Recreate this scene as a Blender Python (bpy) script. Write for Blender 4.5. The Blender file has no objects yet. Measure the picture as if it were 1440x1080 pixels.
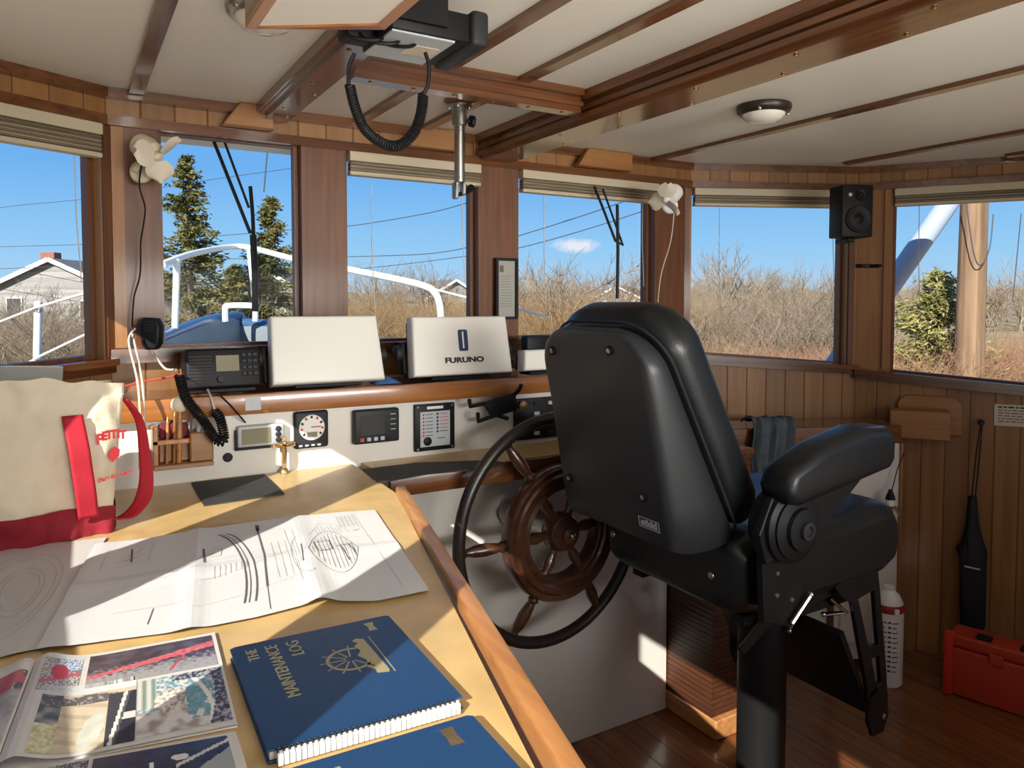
import bpy, bmesh, math, random
import numpy as np
from mathutils import Matrix, Vector, noise as mnoise
PI = math.pi
C = bpy.context.scene.collection
sc = bpy.context.scene
V = Vector

# ------------------------------------------------------------------ camera (X starboard, Y forward, Z up)
F_PX = 1048.0; PPY = 471.0; YAW = math.radians(30.8); PITCH = math.radians(2.5)
CAM = V((0, 0, 1.5))
hd = V((math.sin(YAW), math.cos(YAW), 0)); RT = V((math.cos(YAW), -math.sin(YAW), 0))
FW = V((hd.x*math.cos(PITCH), hd.y*math.cos(PITCH), -math.sin(PITCH)))
UP = V((hd.x*math.sin(PITCH), hd.y*math.sin(PITCH), math.cos(PITCH)))
cd = bpy.data.cameras.new('camera'); cam = bpy.data.objects.new('camera', cd); C.objects.link(cam)
cd.sensor_width = 36; cd.lens = F_PX/1440*36; cd.shift_y = (PPY-540)/1440; cd.clip_start = 0.02; cd.clip_end = 2000
cam.matrix_world = Matrix(((RT.x, UP.x, -FW.x, CAM.x), (RT.y, UP.y, -FW.y, CAM.y), (RT.z, UP.z, -FW.z, CAM.z), (0, 0, 0, 1)))
sc.camera = cam
def ray(x, y): return (RT*(x-720)/F_PX + FW + UP*(-(y-PPY))/F_PX)
def onz(x, y, z):
    d = ray(x, y); return CAM + d*((z-CAM.z)/d.z)
def onf(x, y, f):
    d = ray(x, y); return CAM + d*((f-CAM.y)/d.y)
def ons(x, y, s):
    d = ray(x, y); return CAM + d*((s-CAM.x)/d.x)
def onv(x, y, a, b, off=0.0):
    """point on the vertical plane through plan points a, b moved OFF inwards"""
    t = V((b[0]-a[0], b[1]-a[1], 0)).normalized(); n = V((t.y, -t.x, 0))
    p = V((a[0], a[1], 0)) + n*off
    d = ray(x, y); return CAM + d*((p-CAM).dot(n)/d.dot(n))
def atd(x, y, dep):
    d = ray(x, y); return CAM + d*(dep/d.dot(hd))

# ------------------------------------------------------------------ materials
def nmat(name):
    m = bpy.data.materials.new(name); m.use_nodes = True
    nt = m.node_tree; b = nt.nodes['Principled BSDF']; return m, nt, b
def lnk(nt, a, b): nt.links.new(a, b)
def mat(name, col, rough=.5, metal=0, coat=0, var=0.0, vscale=8, bump=0, bscale=60, spec=.5, emit=None):
    m, nt, b = nmat(name)
    b.inputs['Base Color'].default_value = (*col, 1); b.inputs['Roughness'].default_value = rough
    b.inputs['Metallic'].default_value = metal; b.inputs['Coat Weight'].default_value = coat
    b.inputs['Specular IOR Level'].default_value = spec
    if var or bump:
        tc = nt.nodes.new('ShaderNodeTexCoord')
    if var:
        n = nt.nodes.new('ShaderNodeTexNoise'); n.inputs['Scale'].default_value = vscale; n.inputs['Detail'].default_value = 5
        r = nt.nodes.new('ShaderNodeValToRGB')
        r.color_ramp.elements[0].position = .3; r.color_ramp.elements[1].position = .7
        r.color_ramp.elements[0].color = (*[c*(1-var) for c in col], 1); r.color_ramp.elements[1].color = (*[min(1, c*(1+var)) for c in col], 1)
        lnk(nt, tc.outputs['Object'], n.inputs['Vector']); lnk(nt, n.outputs['Fac'], r.inputs['Fac']); lnk(nt, r.outputs['Color'], b.inputs['Base Color'])
    if bump:
        n2 = nt.nodes.new('ShaderNodeTexNoise'); n2.inputs['Scale'].default_value = bscale; n2.inputs['Detail'].default_value = 4
        bp = nt.nodes.new('ShaderNodeBump'); bp.inputs['Strength'].default_value = bump; bp.inputs['Distance'].default_value = .004
        lnk(nt, tc.outputs['Object'], n2.inputs['Vector']); lnk(nt, n2.outputs['Fac'], bp.inputs['Height']); lnk(nt, bp.outputs['Normal'], b.inputs['Normal'])
    if emit:
        b.inputs['Emission Color'].default_value = (*emit[0], 1); b.inputs['Emission Strength'].default_value = emit[1]
    return m
def wood(name, c1, c2, axis='z', fine=40, rough=.35, coat=.3, groove=None, groove_axis='x', gdark=.35):
    m, nt, b = nmat(name)
    tc = nt.nodes.new('ShaderNodeTexCoord'); mp = nt.nodes.new('ShaderNodeMapping')
    sc_ = [fine, fine, fine]; sc_['xyz'.index(axis)] = fine*.05; mp.inputs['Scale'].default_value = sc_
    n = nt.nodes.new('ShaderNodeTexNoise'); n.inputs['Scale'].default_value = 1; n.inputs['Detail'].default_value = 6; n.inputs['Distortion'].default_value = .6
    r = nt.nodes.new('ShaderNodeValToRGB'); r.color_ramp.elements[0].position = .32; r.color_ramp.elements[1].position = .7
    r.color_ramp.elements[0].color = (*c1, 1); r.color_ramp.elements[1].color = (*c2, 1)
    lnk(nt, tc.outputs['Object'], mp.inputs['Vector']); lnk(nt, mp.outputs['Vector'], n.inputs['Vector']); lnk(nt, n.outputs['Fac'], r.inputs['Fac'])
    out = r.outputs['Color']
    if groove:
        sx = nt.nodes.new('ShaderNodeSeparateXYZ'); lnk(nt, tc.outputs['Object'], sx.inputs[0])
        ax = sx.outputs['XYZ'.index(groove_axis.upper())]
        dv = nt.nodes.new('ShaderNodeMath'); dv.operation = 'DIVIDE'; dv.inputs[1].default_value = groove; lnk(nt, ax, dv.inputs[0])
        fr = nt.nodes.new('ShaderNodeMath'); fr.operation = 'FRACT'; lnk(nt, dv.outputs[0], fr.inputs[0])
        fl = nt.nodes.new('ShaderNodeMath'); fl.operation = 'FLOOR'; lnk(nt, dv.outputs[0], fl.inputs[0])
        wn = nt.nodes.new('ShaderNodeTexWhiteNoise'); wn.noise_dimensions = '1D'; lnk(nt, fl.outputs[0], wn.inputs['W'])
        mr = nt.nodes.new('ShaderNodeMapRange'); mr.inputs['To Min'].default_value = .82; mr.inputs['To Max'].default_value = 1.12; lnk(nt, wn.outputs['Value'], mr.inputs['Value'])
        ab = nt.nodes.new('ShaderNodeMath'); ab.operation = 'SUBTRACT'; ab.inputs[1].default_value = .5; lnk(nt, fr.outputs[0], ab.inputs[0])
        a2 = nt.nodes.new('ShaderNodeMath'); a2.operation = 'ABSOLUTE'; lnk(nt, ab.outputs[0], a2.inputs[0])
        g = nt.nodes.new('ShaderNodeMapRange'); g.inputs['From Min'].default_value = .5-.0035/groove*1.0; g.inputs['From Max'].default_value = .5
        g.inputs['To Min'].default_value = 1; g.inputs['To Max'].default_value = gdark; lnk(nt, a2.outputs[0], g.inputs['Value'])
        mu = nt.nodes.new('ShaderNodeMath'); mu.operation = 'MULTIPLY'; lnk(nt, g.outputs[0], mu.inputs[0]); lnk(nt, mr.outputs[0], mu.inputs[1])
        mx = nt.nodes.new('ShaderNodeVectorMath'); mx.operation = 'SCALE'; lnk(nt, out, mx.inputs[0]); lnk(nt, mu.outputs[0], mx.inputs['Scale'])
        out = mx.outputs[0]
        bp = nt.nodes.new('ShaderNodeBump'); bp.inputs['Strength'].default_value = .6; bp.inputs['Distance'].default_value = .004
        lnk(nt, g.outputs[0], bp.inputs['Height']); lnk(nt, bp.outputs['Normal'], b.inputs['Normal'])
    lnk(nt, out, b.inputs['Base Color'])
    b.inputs['Roughness'].default_value = rough; b.inputs['Coat Weight'].default_value = coat; b.inputs['Coat Roughness'].default_value = .12
    return m
def glassmat(name, refl=.06, tint=(1, 1, 1)):
    m = bpy.data.materials.new(name); m.use_nodes = True; nt = m.node_tree; nt.nodes.clear()
    o = nt.nodes.new('ShaderNodeOutputMaterial'); mix = nt.nodes.new('ShaderNodeMixShader'); t = nt.nodes.new('ShaderNodeBsdfTransparent'); g = nt.nodes.new('ShaderNodeBsdfGlossy')
    t.inputs[0].default_value = (*tint, 1); g.inputs['Roughness'].default_value = .0
    lw = nt.nodes.new('ShaderNodeLayerWeight'); lw.inputs['Blend'].default_value = .25
    mm = nt.nodes.new('ShaderNodeMath'); mm.operation = 'MULTIPLY'; mm.inputs[1].default_value = refl*4
    lnk(nt, lw.outputs['Fresnel'], mm.inputs[0]); lnk(nt, mm.outputs[0], mix.inputs[0]); lnk(nt, t.outputs[0], mix.inputs[1]); lnk(nt, g.outputs[0], mix.inputs[2]); lnk(nt, mix.outputs[0], o.inputs[0])
    return m
def printmat(name, rough=.4, attr='Col'):
    m, nt, b = nmat(name); a = nt.nodes.new('ShaderNodeAttribute'); a.attribute_name = attr
    lnk(nt, a.outputs['Color'], b.inputs['Base Color']); b.inputs['Roughness'].default_value = rough; return m
M = {}
M['ceil'] = mat('ceiling_paint', (.82, .79, .71), .45, var=.03, vscale=3)
M['mahog_y'] = wood('mahogany_fore_aft', (.075, .024, .008), (.175, .064, .020), 'y', 45, .22, .5)
M['mahog_x'] = wood('mahogany_athwart', (.075, .024, .008), (.175, .064, .020), 'x', 45, .22, .5)
M['mahog_z'] = wood('mahogany_upright', (.090, .030, .010), (.17, .060, .018), 'z', 55, .5, .08)
M['orange_x'] = wood('varnished_shelf', (.22, .075, .018), (.36, .14, .036), 'x', 40, .28, .5)
M['tg'] = wood('tongue_groove_pine', (.22, .095, .028), (.31, .15, .050), 'z', 30, .48, .08, groove=.088)
M['pine_z'] = wood('pine_post', (.24, .10, .03), (.34, .155, .05), 'z', 35, .5, .06)
M['pine_x'] = wood('pine_block', (.25, .11, .03), (.34, .16, .05), 'x', 35, .4, .2)
M['floor'] = wood('floor_planks', (.13, .042, .012), (.22, .08, .022), 'y', 30, .25, .4, groove=.09, gdark=.55)
M['rail'] = wood('oak_rail', (.34, .14, .045), (.52, .25, .09), 'y', 50, .35, .3)
M['desk'] = mat('desk_top_laminate', (.56, .385, .165), .32, var=.13, vscale=14, bump=.08, bscale=40)
M['white'] = mat('white_panel_paint', (.68, .66, .61), .4, var=.02, vscale=6)
M['outwhite'] = mat('white_outside_paint', (.78, .78, .76), .4)
M['darkmat'] = mat('black_rubber_mat', (.03, .03, .032), .7, var=.2, vscale=60)
M['blk'] = mat('black_plastic', (.008, .008, .009), .5, spec=.22)
M['blk2'] = mat('dark_grey_plastic', (.022, .023, .025), .5, spec=.25)
M['vinyl'] = mat('black_vinyl', (.008, .0095, .011), .34, spec=.38, bump=.12, bscale=220)
M['shell'] = mat('charcoal_shell_vinyl', (.021, .023, .026), .38, spec=.4, bump=.06, bscale=260)
M['blackmetal'] = mat('black_painted_metal', (.008, .008, .009), .45, spec=.25)
M['chrome'] = mat('chrome', (.55, .55, .55), .22, 1)
M['steel'] = mat('steel', (.45, .44, .42), .32, 1)
M['brass'] = mat('brass', (.62, .38, .16), .3, 1, var=.2, vscale=60)
M['brassy'] = mat('weathered_bronze', (.34, .24, .13), .42, .8, var=.3, vscale=50)
M['cream'] = mat('cream_plastic', (.62, .54, .40), .45)
M['creamblade'] = mat('cream_translucent_blade', (.72, .66, .54), .5)
M['cover'] = mat('white_plastic_cover', (.82, .80, .74), .42, bump=.03, bscale=30)
M['blind'] = mat('cream_blind', (.50, .43, .31), .5)
M['blindslat'] = wood('blind_slats', (.16, .12, .075), (.40, .33, .22), 'x', 30, .5, 0, groove=.011, groove_axis='z', gdark=.25)
M['cord'] = mat('pale_cord', (.60, .55, .46), .7)
M['glass'] = glassmat('window_glass', .012)
M['lens'] = mat('lamp_lens', (.75, .72, .62), .15, 0, .5)
M['darkrim'] = mat('dark_bronze_rim', (.05, .04, .03), .35, .6)
M['paper'] = printmat('paper_print', .6)
M['gloss'] = printmat('photo_print', .3)
M['navy'] = mat('navy_cover', (.010, .048, .135), .38, bump=.12, bscale=300)
M['gold'] = mat('gold_foil', (.50, .42, .22), .4, .4)
M['canvas'] = mat('canvas', (.70, .62, .47), .85, bump=.25, bscale=240, var=.05, vscale=20)
M['red'] = mat('red_webbing', (.40, .008, .024), .75, bump=.2, bscale=300)
M['redbase'] = mat('red_canvas_shaded', (.24, .006, .018), .8, bump=.2, bscale=300)  # bag base: red darkened in the colour to stand in for shade
M['redtext'] = mat('red_ink', (.52, .03, .045), .7)
M['lcd'] = mat('lcd_glass', (.20, .19, .12), .15)
M['screen'] = mat('dark_screen', (.008, .009, .010), .12)
M['silver'] = mat('silver_plastic', (.42, .45, .48), .4)
M['whitedial'] = mat('white_dial', (.72, .72, .70), .4)
M['inkblk'] = mat('black_ink', (.015, .015, .018), .6)
M['inkblue'] = mat('navy_ink', (.012, .035, .11), .5)
M['redled'] = mat('red_ink_dots', (.45, .05, .04), .5)
M['reds'] = mat('red_case_plastic', (.42, .040, .016), .5)
M['cloth'] = mat('slate_cloth', (.06, .075, .095), .9, var=.25, vscale=25, bump=.3, bscale=150)
M['umb'] = mat('black_nylon', (.008, .008, .009), .6)
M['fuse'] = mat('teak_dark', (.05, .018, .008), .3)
M['louver'] = wood('mahogany_locker', (.055, .018, .008), (.10, .032, .012), 'y', 40, .5, .05, groove=.019, groove_axis='z', gdark=.4)
M['wheelwood'] = wood('wheel_wood', (.032, .012, .006), (.075, .027, .012), 'x', 45, .28, .4)
M['wheelrim'] = mat('leather_rim', (.018, .013, .010), .35)
M['paperlabel'] = mat('yellowed_paper', (.62, .56, .42), .6)
M['greyout'] = mat('grey_deck_paint', (.20, .235, .26), .4, var=.1, vscale=3)
M['blueout'] = mat('blue_hull_paint', (.045, .10, .21), .3, 0, .2)
M['bluetape'] = mat('blue_gear', (.05, .14, .34), .6)

# ------------------------------------------------------------------ mesh building
WM = {}
def wm(o): return WM.get(o.name, Matrix.Identity(4)) if o else Matrix.Identity(4)
def frame(o, x, y=None, z=None):
    x = V(x).normalized()
    if z is not None:
        z = V(z).normalized(); y = z.cross(x).normalized(); z = x.cross(y)
    else:
        y = V(y); y = (y-x*y.dot(x)).normalized(); z = x.cross(y)
    o = V(o); return Matrix(((x.x, y.x, z.x, o.x), (x.y, y.y, z.y, o.y), (x.z, y.z, z.z, o.z), (0, 0, 0, 1)))
def tr(*p): return Matrix.Translation(V(p))
class MB:
    def __init__(s, Mx=None): s.v = []; s.f = []; s.m = []; s.c = []; s.M = Mx or Matrix.Identity(4); s.col = None
    def add(s, vs, fs, mi=0, X=None, col=None):
        n = len(s.v); s.v += [(X @ V(p)) if X else V(p) for p in vs]
        for f in fs: s.f.append([n+i for i in f]); s.m.append(mi); s.c.append(col)
        return s
    def hexa(s, p, mi=0, X=None):   # p: 4 bottom + 4 top
        return s.add(p, [(0, 3, 2, 1), (4, 5, 6, 7), (0, 1, 5, 4), (1, 2, 6, 5), (2, 3, 7, 6), (3, 0, 4, 7)], mi, X)
    def box(s, a, b, mi=0, X=None):
        x0, y0, z0 = a; x1, y1, z1 = b
        return s.hexa([(x0, y0, z0), (x1, y0, z0), (x1, y1, z0), (x0, y1, z0), (x0, y0, z1), (x1, y0, z1), (x1, y1, z1), (x0, y1, z1)], mi, X)
    def bm(s, bm, mi=0, X=None):
        bm.verts.index_update(); s.add([v.co.copy() for v in bm.verts], [[v.index for v in f.verts] for f in bm.faces], mi, X); bm.free(); return s
    def rbox(s, a, b, r=.01, seg=3, mi=0, X=None):
        bm = bmesh.new(); bmesh.ops.create_cube(bm, size=1)
        for v in bm.verts: v.co = V([(a[i]+b[i])/2+v.co[i]*(b[i]-a[i]) for i in range(3)])
        bmesh.ops.bevel(bm, geom=bm.edges[:], offset=r, segments=seg, affect='EDGES', profile=.5)
        return s.bm(bm, mi, X)
    def slab(s, outline, y0, y1, r=0, seg=3, mi=0, X=None):
        """outline in x,z extruded along y, front and back edges rounded"""
        bm = bmesh.new(); n = len(outline)
        a = [bm.verts.new((p[0], y0, p[1])) for p in outline]; b = [bm.verts.new((p[0], y1, p[1])) for p in outline]
        bm.faces.new(a); bm.faces.new(b[::-1])
        for i in range(n): bm.faces.new((a[i], b[i], b[(i+1) % n], a[(i+1) % n]))
        bmesh.ops.recalc_face_normals(bm, faces=bm.faces[:])
        if r:
            ed = [e for e in bm.edges if abs(e.verts[0].co.y-e.verts[1].co.y) < 1e-6]
            bmesh.ops.bevel(bm, geom=ed, offset=r, segments=seg, affect='EDGES', profile=.5)
        return s.bm(bm, mi, X)
    def tube(s, pts, r, n=8, mi=0, X=None, closed=False, cap=True, col=None):
        pts = [V(p) for p in pts]; N = len(pts); R = r if isinstance(r, (list, tuple)) else [r]*N
        vs = []; fs = []; prev = None
        for i in range(N):
            if closed: t = pts[(i+1) % N]-pts[i-1]
            else: t = pts[min(i+1, N-1)]-pts[max(i-1, 0)]
            if t.length < 1e-9: t = V((0, 0, 1))
            t.normalize()
            if prev is None: u = t.orthogonal().normalized()
            else:
                u = prev-t*prev.dot(t); u = u.normalized() if u.length > 1e-6 else t.orthogonal().normalized()
            prev = u; w = t.cross(u)
            vs += [pts[i]+(u*math.cos(2*PI*k/n)+w*math.sin(2*PI*k/n))*R[i] for k in range(n)]
        for i in range(N if closed else N-1):
            j = (i+1) % N
            for k in range(n): fs.append((i*n+k, i*n+(k+1) % n, j*n+(k+1) % n, j*n+k))
        if cap and not closed: fs += [list(range(n))[::-1], [(N-1)*n+k for k in range(n)]]
        return s.add(vs, fs, mi, X, col)
    def bar(s, a, b, w, h, mi=0, X=None, up=(0, 0, 1)):
        a = V(a); b = V(b); t = (b-a).normalized(); u = V(up)
        if abs(t.dot(u)) > .98: u = V((1, 0, 0))
        x = t.cross(u).normalized(); z = x.cross(t)
        p = []
        for e in (a, b):
            p.append([e-x*w/2-z*h/2, e+x*w/2-z*h/2, e+x*w/2+z*h/2, e-x*w/2+z*h/2])
        return s.add(p[0]+p[1], [(0, 1, 2, 3), (7, 6, 5, 4), (0, 4, 5, 1), (1, 5, 6, 2), (2, 6, 7, 3), (3, 7, 4, 0)], mi, X)
    def lathe(s, prof, n=24, mi=0, X=None):   # prof: (r,z), axis z
        vs = []; fs = []
        for r, z in prof: vs += [(r*math.cos(2*PI*k/n), r*math.sin(2*PI*k/n), z) for k in range(n)]
        for i in range(len(prof)-1):
            for k in range(n): fs.append((i*n+k, i*n+(k+1) % n, (i+1)*n+(k+1) % n, (i+1)*n+k))
        fs += [list(range(n))[::-1], [(len(prof)-1)*n+k for k in range(n)]]
        return s.add(vs, fs, mi, X)
    def ball(s, c, r, mi=0, X=None, n=12):
        rr = r if isinstance(r, (tuple, list)) else (r, r, r)
        vs = []; fs = []; m = n//2
        for i in range(m+1):
            a = PI*i/m
            vs += [(c[0]+rr[0]*math.sin(a)*math.cos(2*PI*k/n), c[1]+rr[1]*math.sin(a)*math.sin(2*PI*k/n), c[2]+rr[2]*math.cos(a)) for k in range(n)]
        for i in range(m):
            for k in range(n): fs.append((i*n+k, (i+1)*n+k, (i+1)*n+(k+1) % n, i*n+(k+1) % n))
        return s.add(vs, fs, mi, X)
    def grid(s, fn, nu, nv, mi=0, X=None, colfn=None):
        n = len(s.v)
        vs = [fn(i/nu, j/nv) for j in range(nv+1) for i in range(nu+1)]
        s.v += [(X @ V(p)) if X else V(p) for p in vs]
        for j in range(nv):
            for i in range(nu):
                a = n+j*(nu+1)+i; s.f.append([a, a+1, a+nu+2, a+nu+1]); s.m.append(mi)
                s.c.append(colfn((i+.5)/nu, (j+.5)/nv) if colfn else None)
        return s
    def quad(s, p, mi=0, X=None, col=None): return s.add(p, [(0, 1, 2, 3)], mi, X, col)
    def ribbon(s, fn, uvs, w, col, lift=.0006):
        P = [V(fn(u, v))+V((0, 0, lift)) for u, v in uvs]
        for i in range(len(P)-1):
            t = P[i+1]-P[i]; q = V((-t.y, t.x, 0)); q = q.normalized()*w/2 if q.length > 1e-9 else V((w/2, 0, 0))
            s.add([P[i]-q, P[i]+q, P[i+1]+q, P[i+1]-q], [(0, 1, 2, 3)], 0, None, col)
    def build(s, name, mats, parent=None, smooth=False, label=None, kind=None, cat=None, group=None):
        me = bpy.data.meshes.new(name)
        o = bpy.data.objects.new(name, me); C.objects.link(o)
        if parent:
            X = wm(parent).inverted() @ s.M; o.parent = parent; WM[o.name] = wm(parent)
        else:
            X = Matrix.Identity(4); o.matrix_world = s.M; WM[o.name] = s.M
        me.from_pydata([X @ p for p in s.v], [], s.f)
        for m in (mats if isinstance(mats, (list, tuple)) else [mats]): me.materials.append(m)
        me.polygons.foreach_set('material_index', s.m)
        if any(c is not None for c in s.c):
            at = me.color_attributes.new('Col', 'FLOAT_COLOR', 'CORNER'); arr = []
            for f, c in zip(s.f, s.c): arr += list((*(c or (.8, .8, .8)), 1.0))*len(f)
            at.data.foreach_set('color', arr)
        if smooth:
            me.polygons.foreach_set('use_smooth', [True]*len(me.polygons))
            if smooth != 'all': me.set_sharp_from_angle(angle=math.radians(38))
        me.update()
        if label: o['label'] = label
        if cat: o['category'] = cat
        if group: o['group'] = group
        if kind: o['kind'] = kind
        return o
def thing(name, label, cat, Mx=None, group=None):
    o = bpy.data.objects.new(name, None); C.objects.link(o); o.empty_display_size = .05
    o.matrix_world = Mx or Matrix.Identity(4); WM[o.name] = Mx or Matrix.Identity(4)
    o['label'] = label; o['category'] = cat
    if group: o['group'] = group
    return o
def struct(mb, name, mats, parent=None, smooth=False):
    return mb.build(name, mats, parent, smooth, kind=None if parent else 'structure')
def text(s, size, X, m, name, parent, align='CENTER', ext=.0003, shear=0, xs=1.0, bold=0, label=None):
    cu = bpy.data.curves.new('t', 'FONT'); cu.body = s; cu.size = size; cu.align_x = align; cu.align_y = 'CENTER'; cu.extrude = ext; cu.shear = shear; cu.offset = bold
    to = bpy.data.objects.new('t', cu); C.objects.link(to); bpy.context.view_layer.update()
    me = bpy.data.meshes.new_from_object(to.evaluated_get(bpy.context.evaluated_depsgraph_get()))
    bpy.data.objects.remove(to); bpy.data.curves.remove(cu)
    mb = MB(X); mb.add([V((v.co.x*xs, v.co.y, v.co.z)) for v in me.vertices], [list(p.vertices) for p in me.polygons]); bpy.data.meshes.remove(me)
    return mb.build(name, m, parent, label=label)
def cat_rom(P, n=8, closed=False):
    P = [V(p) for p in P]; out = []; N = len(P)
    for i in range(N if closed else N-1):
        if closed: a, b, c, d = P[i-1], P[i], P[(i+1) % N], P[(i+2) % N]
        else: a, b, c, d = P[max(i-1, 0)], P[i], P[i+1], P[min(i+2, N-1)]
        for k in range(n):
            t = k/n
            out.append(.5*((2*b)+(c-a)*t+(2*a-5*b+4*c-d)*t*t+(3*b-a-3*c+d)*t**3))
    if not closed: out.append(P[-1])
    return out
def coil(path, R, turns, per=9):
    """helix of radius R round a smooth path"""
    L = [0]
    for i in range(1, len(path)): L.append(L[-1]+(path[i]-path[i-1]).length)
    out = []; N = turns*per; prev = None
    for k in range(N+1):
        d = L[-1]*k/N; i = 0
        while i < len(L)-2 and L[i+1] < d: i += 1
        t = (path[i+1]-path[i]).normalized(); p = path[i]+t*(d-L[i])
        if prev is None: u = t.orthogonal().normalized()
        else: u = (prev-t*prev.dot(t)).normalized()
        prev = u; w = t.cross(u); a = 2*PI*k/per
        out.append(p+(u*math.cos(a)+w*math.sin(a))*R)
    return out
def copy_tree(o, parent=None):
    c = o.copy(); C.objects.link(c)
    if parent: c.parent = parent; 
    for ch in list(o.children): copy_tree(ch, c)
    return c
def relocate(c, Mx): c.matrix_world = Mx; WM[c.name] = Mx
# ------------------------------------------------------------------ the room shell
ZT = 2.0; ZC = 2.085; DESK = 1.04
PA = (-.57, -2.0); PW = (-.57, 1.99); FA = (.10, 2.35); FB = (2.28, 2.35); FC = (2.975, 2.041); FD = (3.38, 1.42); SE = (3.5, .9); SA = (3.5, -2.0)
def facet(name, A, B, ops, lower='tg', pier='pine_z', zsill=(1.36, 1.36), head=ZT, top=ZC, th=.09, pane_from=1, z0=0):
    L = math.hypot(B[0]-A[0], B[1]-A[1]); Fm = frame((A[0], A[1], 0), (B[0]-A[0], B[1]-A[1], 0), z=(0, 0, 1))
    zs = lambda t: zsill[0]+(zsill[1]-zsill[0])*t/L
    w = MB(Fm)
    xs = [0]+[v for o in ops for v in o]+[L]
    for i in range(len(xs)-1):
        a, b = xs[i], xs[i+1]
        if b-a < 1e-4: continue
        w.hexa([(a, 0, z0), (b, 0, z0), (b, th, z0), (a, th, z0), (a, 0, zs(a)), (b, 0, zs(b)), (b, th, zs(b)), (a, th, zs(a))], 0)
        w.box((a, 0, head), (b, th, top), 0)
        if i % 2 == 0: w.hexa([(a, 0, zs(a)), (b, 0, zs(b)), (b, th, zs(b)), (a, th, zs(a)), (a, 0, head), (b, 0, head), (b, th, head), (a, th, head)], 1)
    struct(w, name, [M[lower], M[pier]])
    return Fm, L, zs
def tpar(A, B, p):
    t = V((B[0]-A[0], B[1]-A[1])); return (V((p.x-A[0], p.y-A[1]))).dot(t.normalized())
nwin = [0]
def window(Fm, a, b, zs, head=ZT, dep=.05, fm='mahog_z', seal=True):
    nwin[0] += 1
    fr = MB(Fm); w = .014
    z0a, z0b = zs(a), zs(b)
    fr.box((a+.001, dep-.012, z0a), (a+w, dep+.02, head-.001)); fr.box((b-w, dep-.012, z0b), (b-.001, dep+.02, head-.001)); fr.box((a+w, dep-.012, head-w), (b-w, dep+.02, head-.001))
    fr.hexa([(a+w, dep-.012, z0a+.001), (b-w, dep-.012, z0b+.001), (b-w, dep+.02, z0b+.001), (a+w, dep+.02, z0a+.001), (a+w, dep-.012, z0a+w), (b-w, dep-.012, z0b+w), (b-w, dep+.02, z0b+w), (a+w, dep+.02, z0a+w)])
    o = struct(fr, 'window_%d' % nwin[0], M[fm])
    g = MB(Fm); g.quad([(a+w, dep+.004, z0a+w), (b-w, dep+.004, z0b+w), (b-w, dep+.004, head-w), (a+w, dep+.004, head-w)])
    g.build('window_pane', M['glass'], o)
    return o
def side_x(A, B, px, y=350): return tpar(A, B, onv(px, y, A, B))
# front wall, three windows
fo = [(side_x(FA, FB, 224), side_x(FA, FB, 425)), (side_x(FA, FB, 488), side_x(FA, FB, 673)), (side_x(FA, FB, 729), side_x(FA, FB, 921))]
FMf, Lf, zf = facet('wall_front', FA, FB, fo, pier='mahog_z', zsill=(1.365, 1.36))
# port bow facet
L1 = math.hypot(FA[0]-PW[0], FA[1]-PW[1])
po = [(.08, side_x(PW, FA, 143))]
FMp, Lp, zp = facet('wall_port_bow', PW, FA, po, zsill=(1.30, 1.34))
# starboard bow facets
s5 = [(side_x(FB, FC, 972), side_x(FB, FC, 1191))]
za = onv(990, 499, FB, FC).z; zb = onv(1190, 515, FB, FC).z
FM5, L5, z5 = facet('wall_starboard_bow', FB, FC, s5, zsill=(za, zb))
s6 = [(side_x(FC, FD, 1254, 400), math.hypot(FD[0]-FC[0], FD[1]-FC[1])-.06)]
za6 = onv(1252, 522, FC, FD).z; zb6 = onv(1440, 545, FC, FD).z
FM6, L6, z6 = facet('wall_starboard', FC, FD, s6, zsill=(za6, za6+(zb6-za6)*1.1))
facet('wall_starboard_quarter', FD, SE, [], zsill=(1.2, 1.2))
FMs, Ls, zsb = facet('wall_starboard_aft', SE, SA, [(.5, 1.3), (1.6, 2.4)], zsill=(1.2, 1.2))
# port wall with its windows (they let in the sun)
def pf(f): return f-PA[1]
FMq, Lq, zq = facet('wall_port', PA, PW, [(pf(-1.2), pf(-.72)), (pf(-.52), pf(.135)), (pf(.335), pf(.781)), (pf(.965), pf(1.20)), (pf(1.31), pf(1.80))], zsill=(1.43, 1.43), head=1.965, th=.04)
# aft wall with a doorway and windows
FMa, La, zaf = facet('wall_aft', SA, PA, [(.3, 1.1), (1.4, 2.1), (2.9, 3.7)], zsill=(1.1, 1.1), head=1.95)
fl = MB(); fl.add([(PA[0], PA[1], 0), (SA[0], SA[1], 0), (SE[0], SE[1], 0), (FD[0], FD[1], 0), (FC[0], FC[1], 0), (FB[0], FB[1], 0), (FA[0], FA[1], 0), (PW[0], PW[1], 0)], [range(8)]); fl.f[-1] = list(range(8))
for q in range(8): pass
struct(fl, 'floor', M['floor'])
outl = [(PA[0]-.12, PA[1]-.3), (SA[0]+.12, SA[1]-.3), (SE[0]+.14, SE[1]+.02), (FD[0]+.13, FD[1]+.08), (FC[0]+.08, FC[1]+.13), (FB[0]+.04, FB[1]+.16), (FA[0]-.03, FA[1]+.16), (PW[0]-.09, PW[1]+.06)]
ce = MB(); n = 8
ce.add([(x, y, ZC) for x, y in outl]+[(x, y, ZC+.025) for x, y in outl], [list(range(8))[::-1], list(range(8, 16))]+[(i, (i+1) % 8, 8+(i+1) % 8, 8+i) for i in range(8)])
struct(ce, 'ceiling', M['ceil'])
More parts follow.
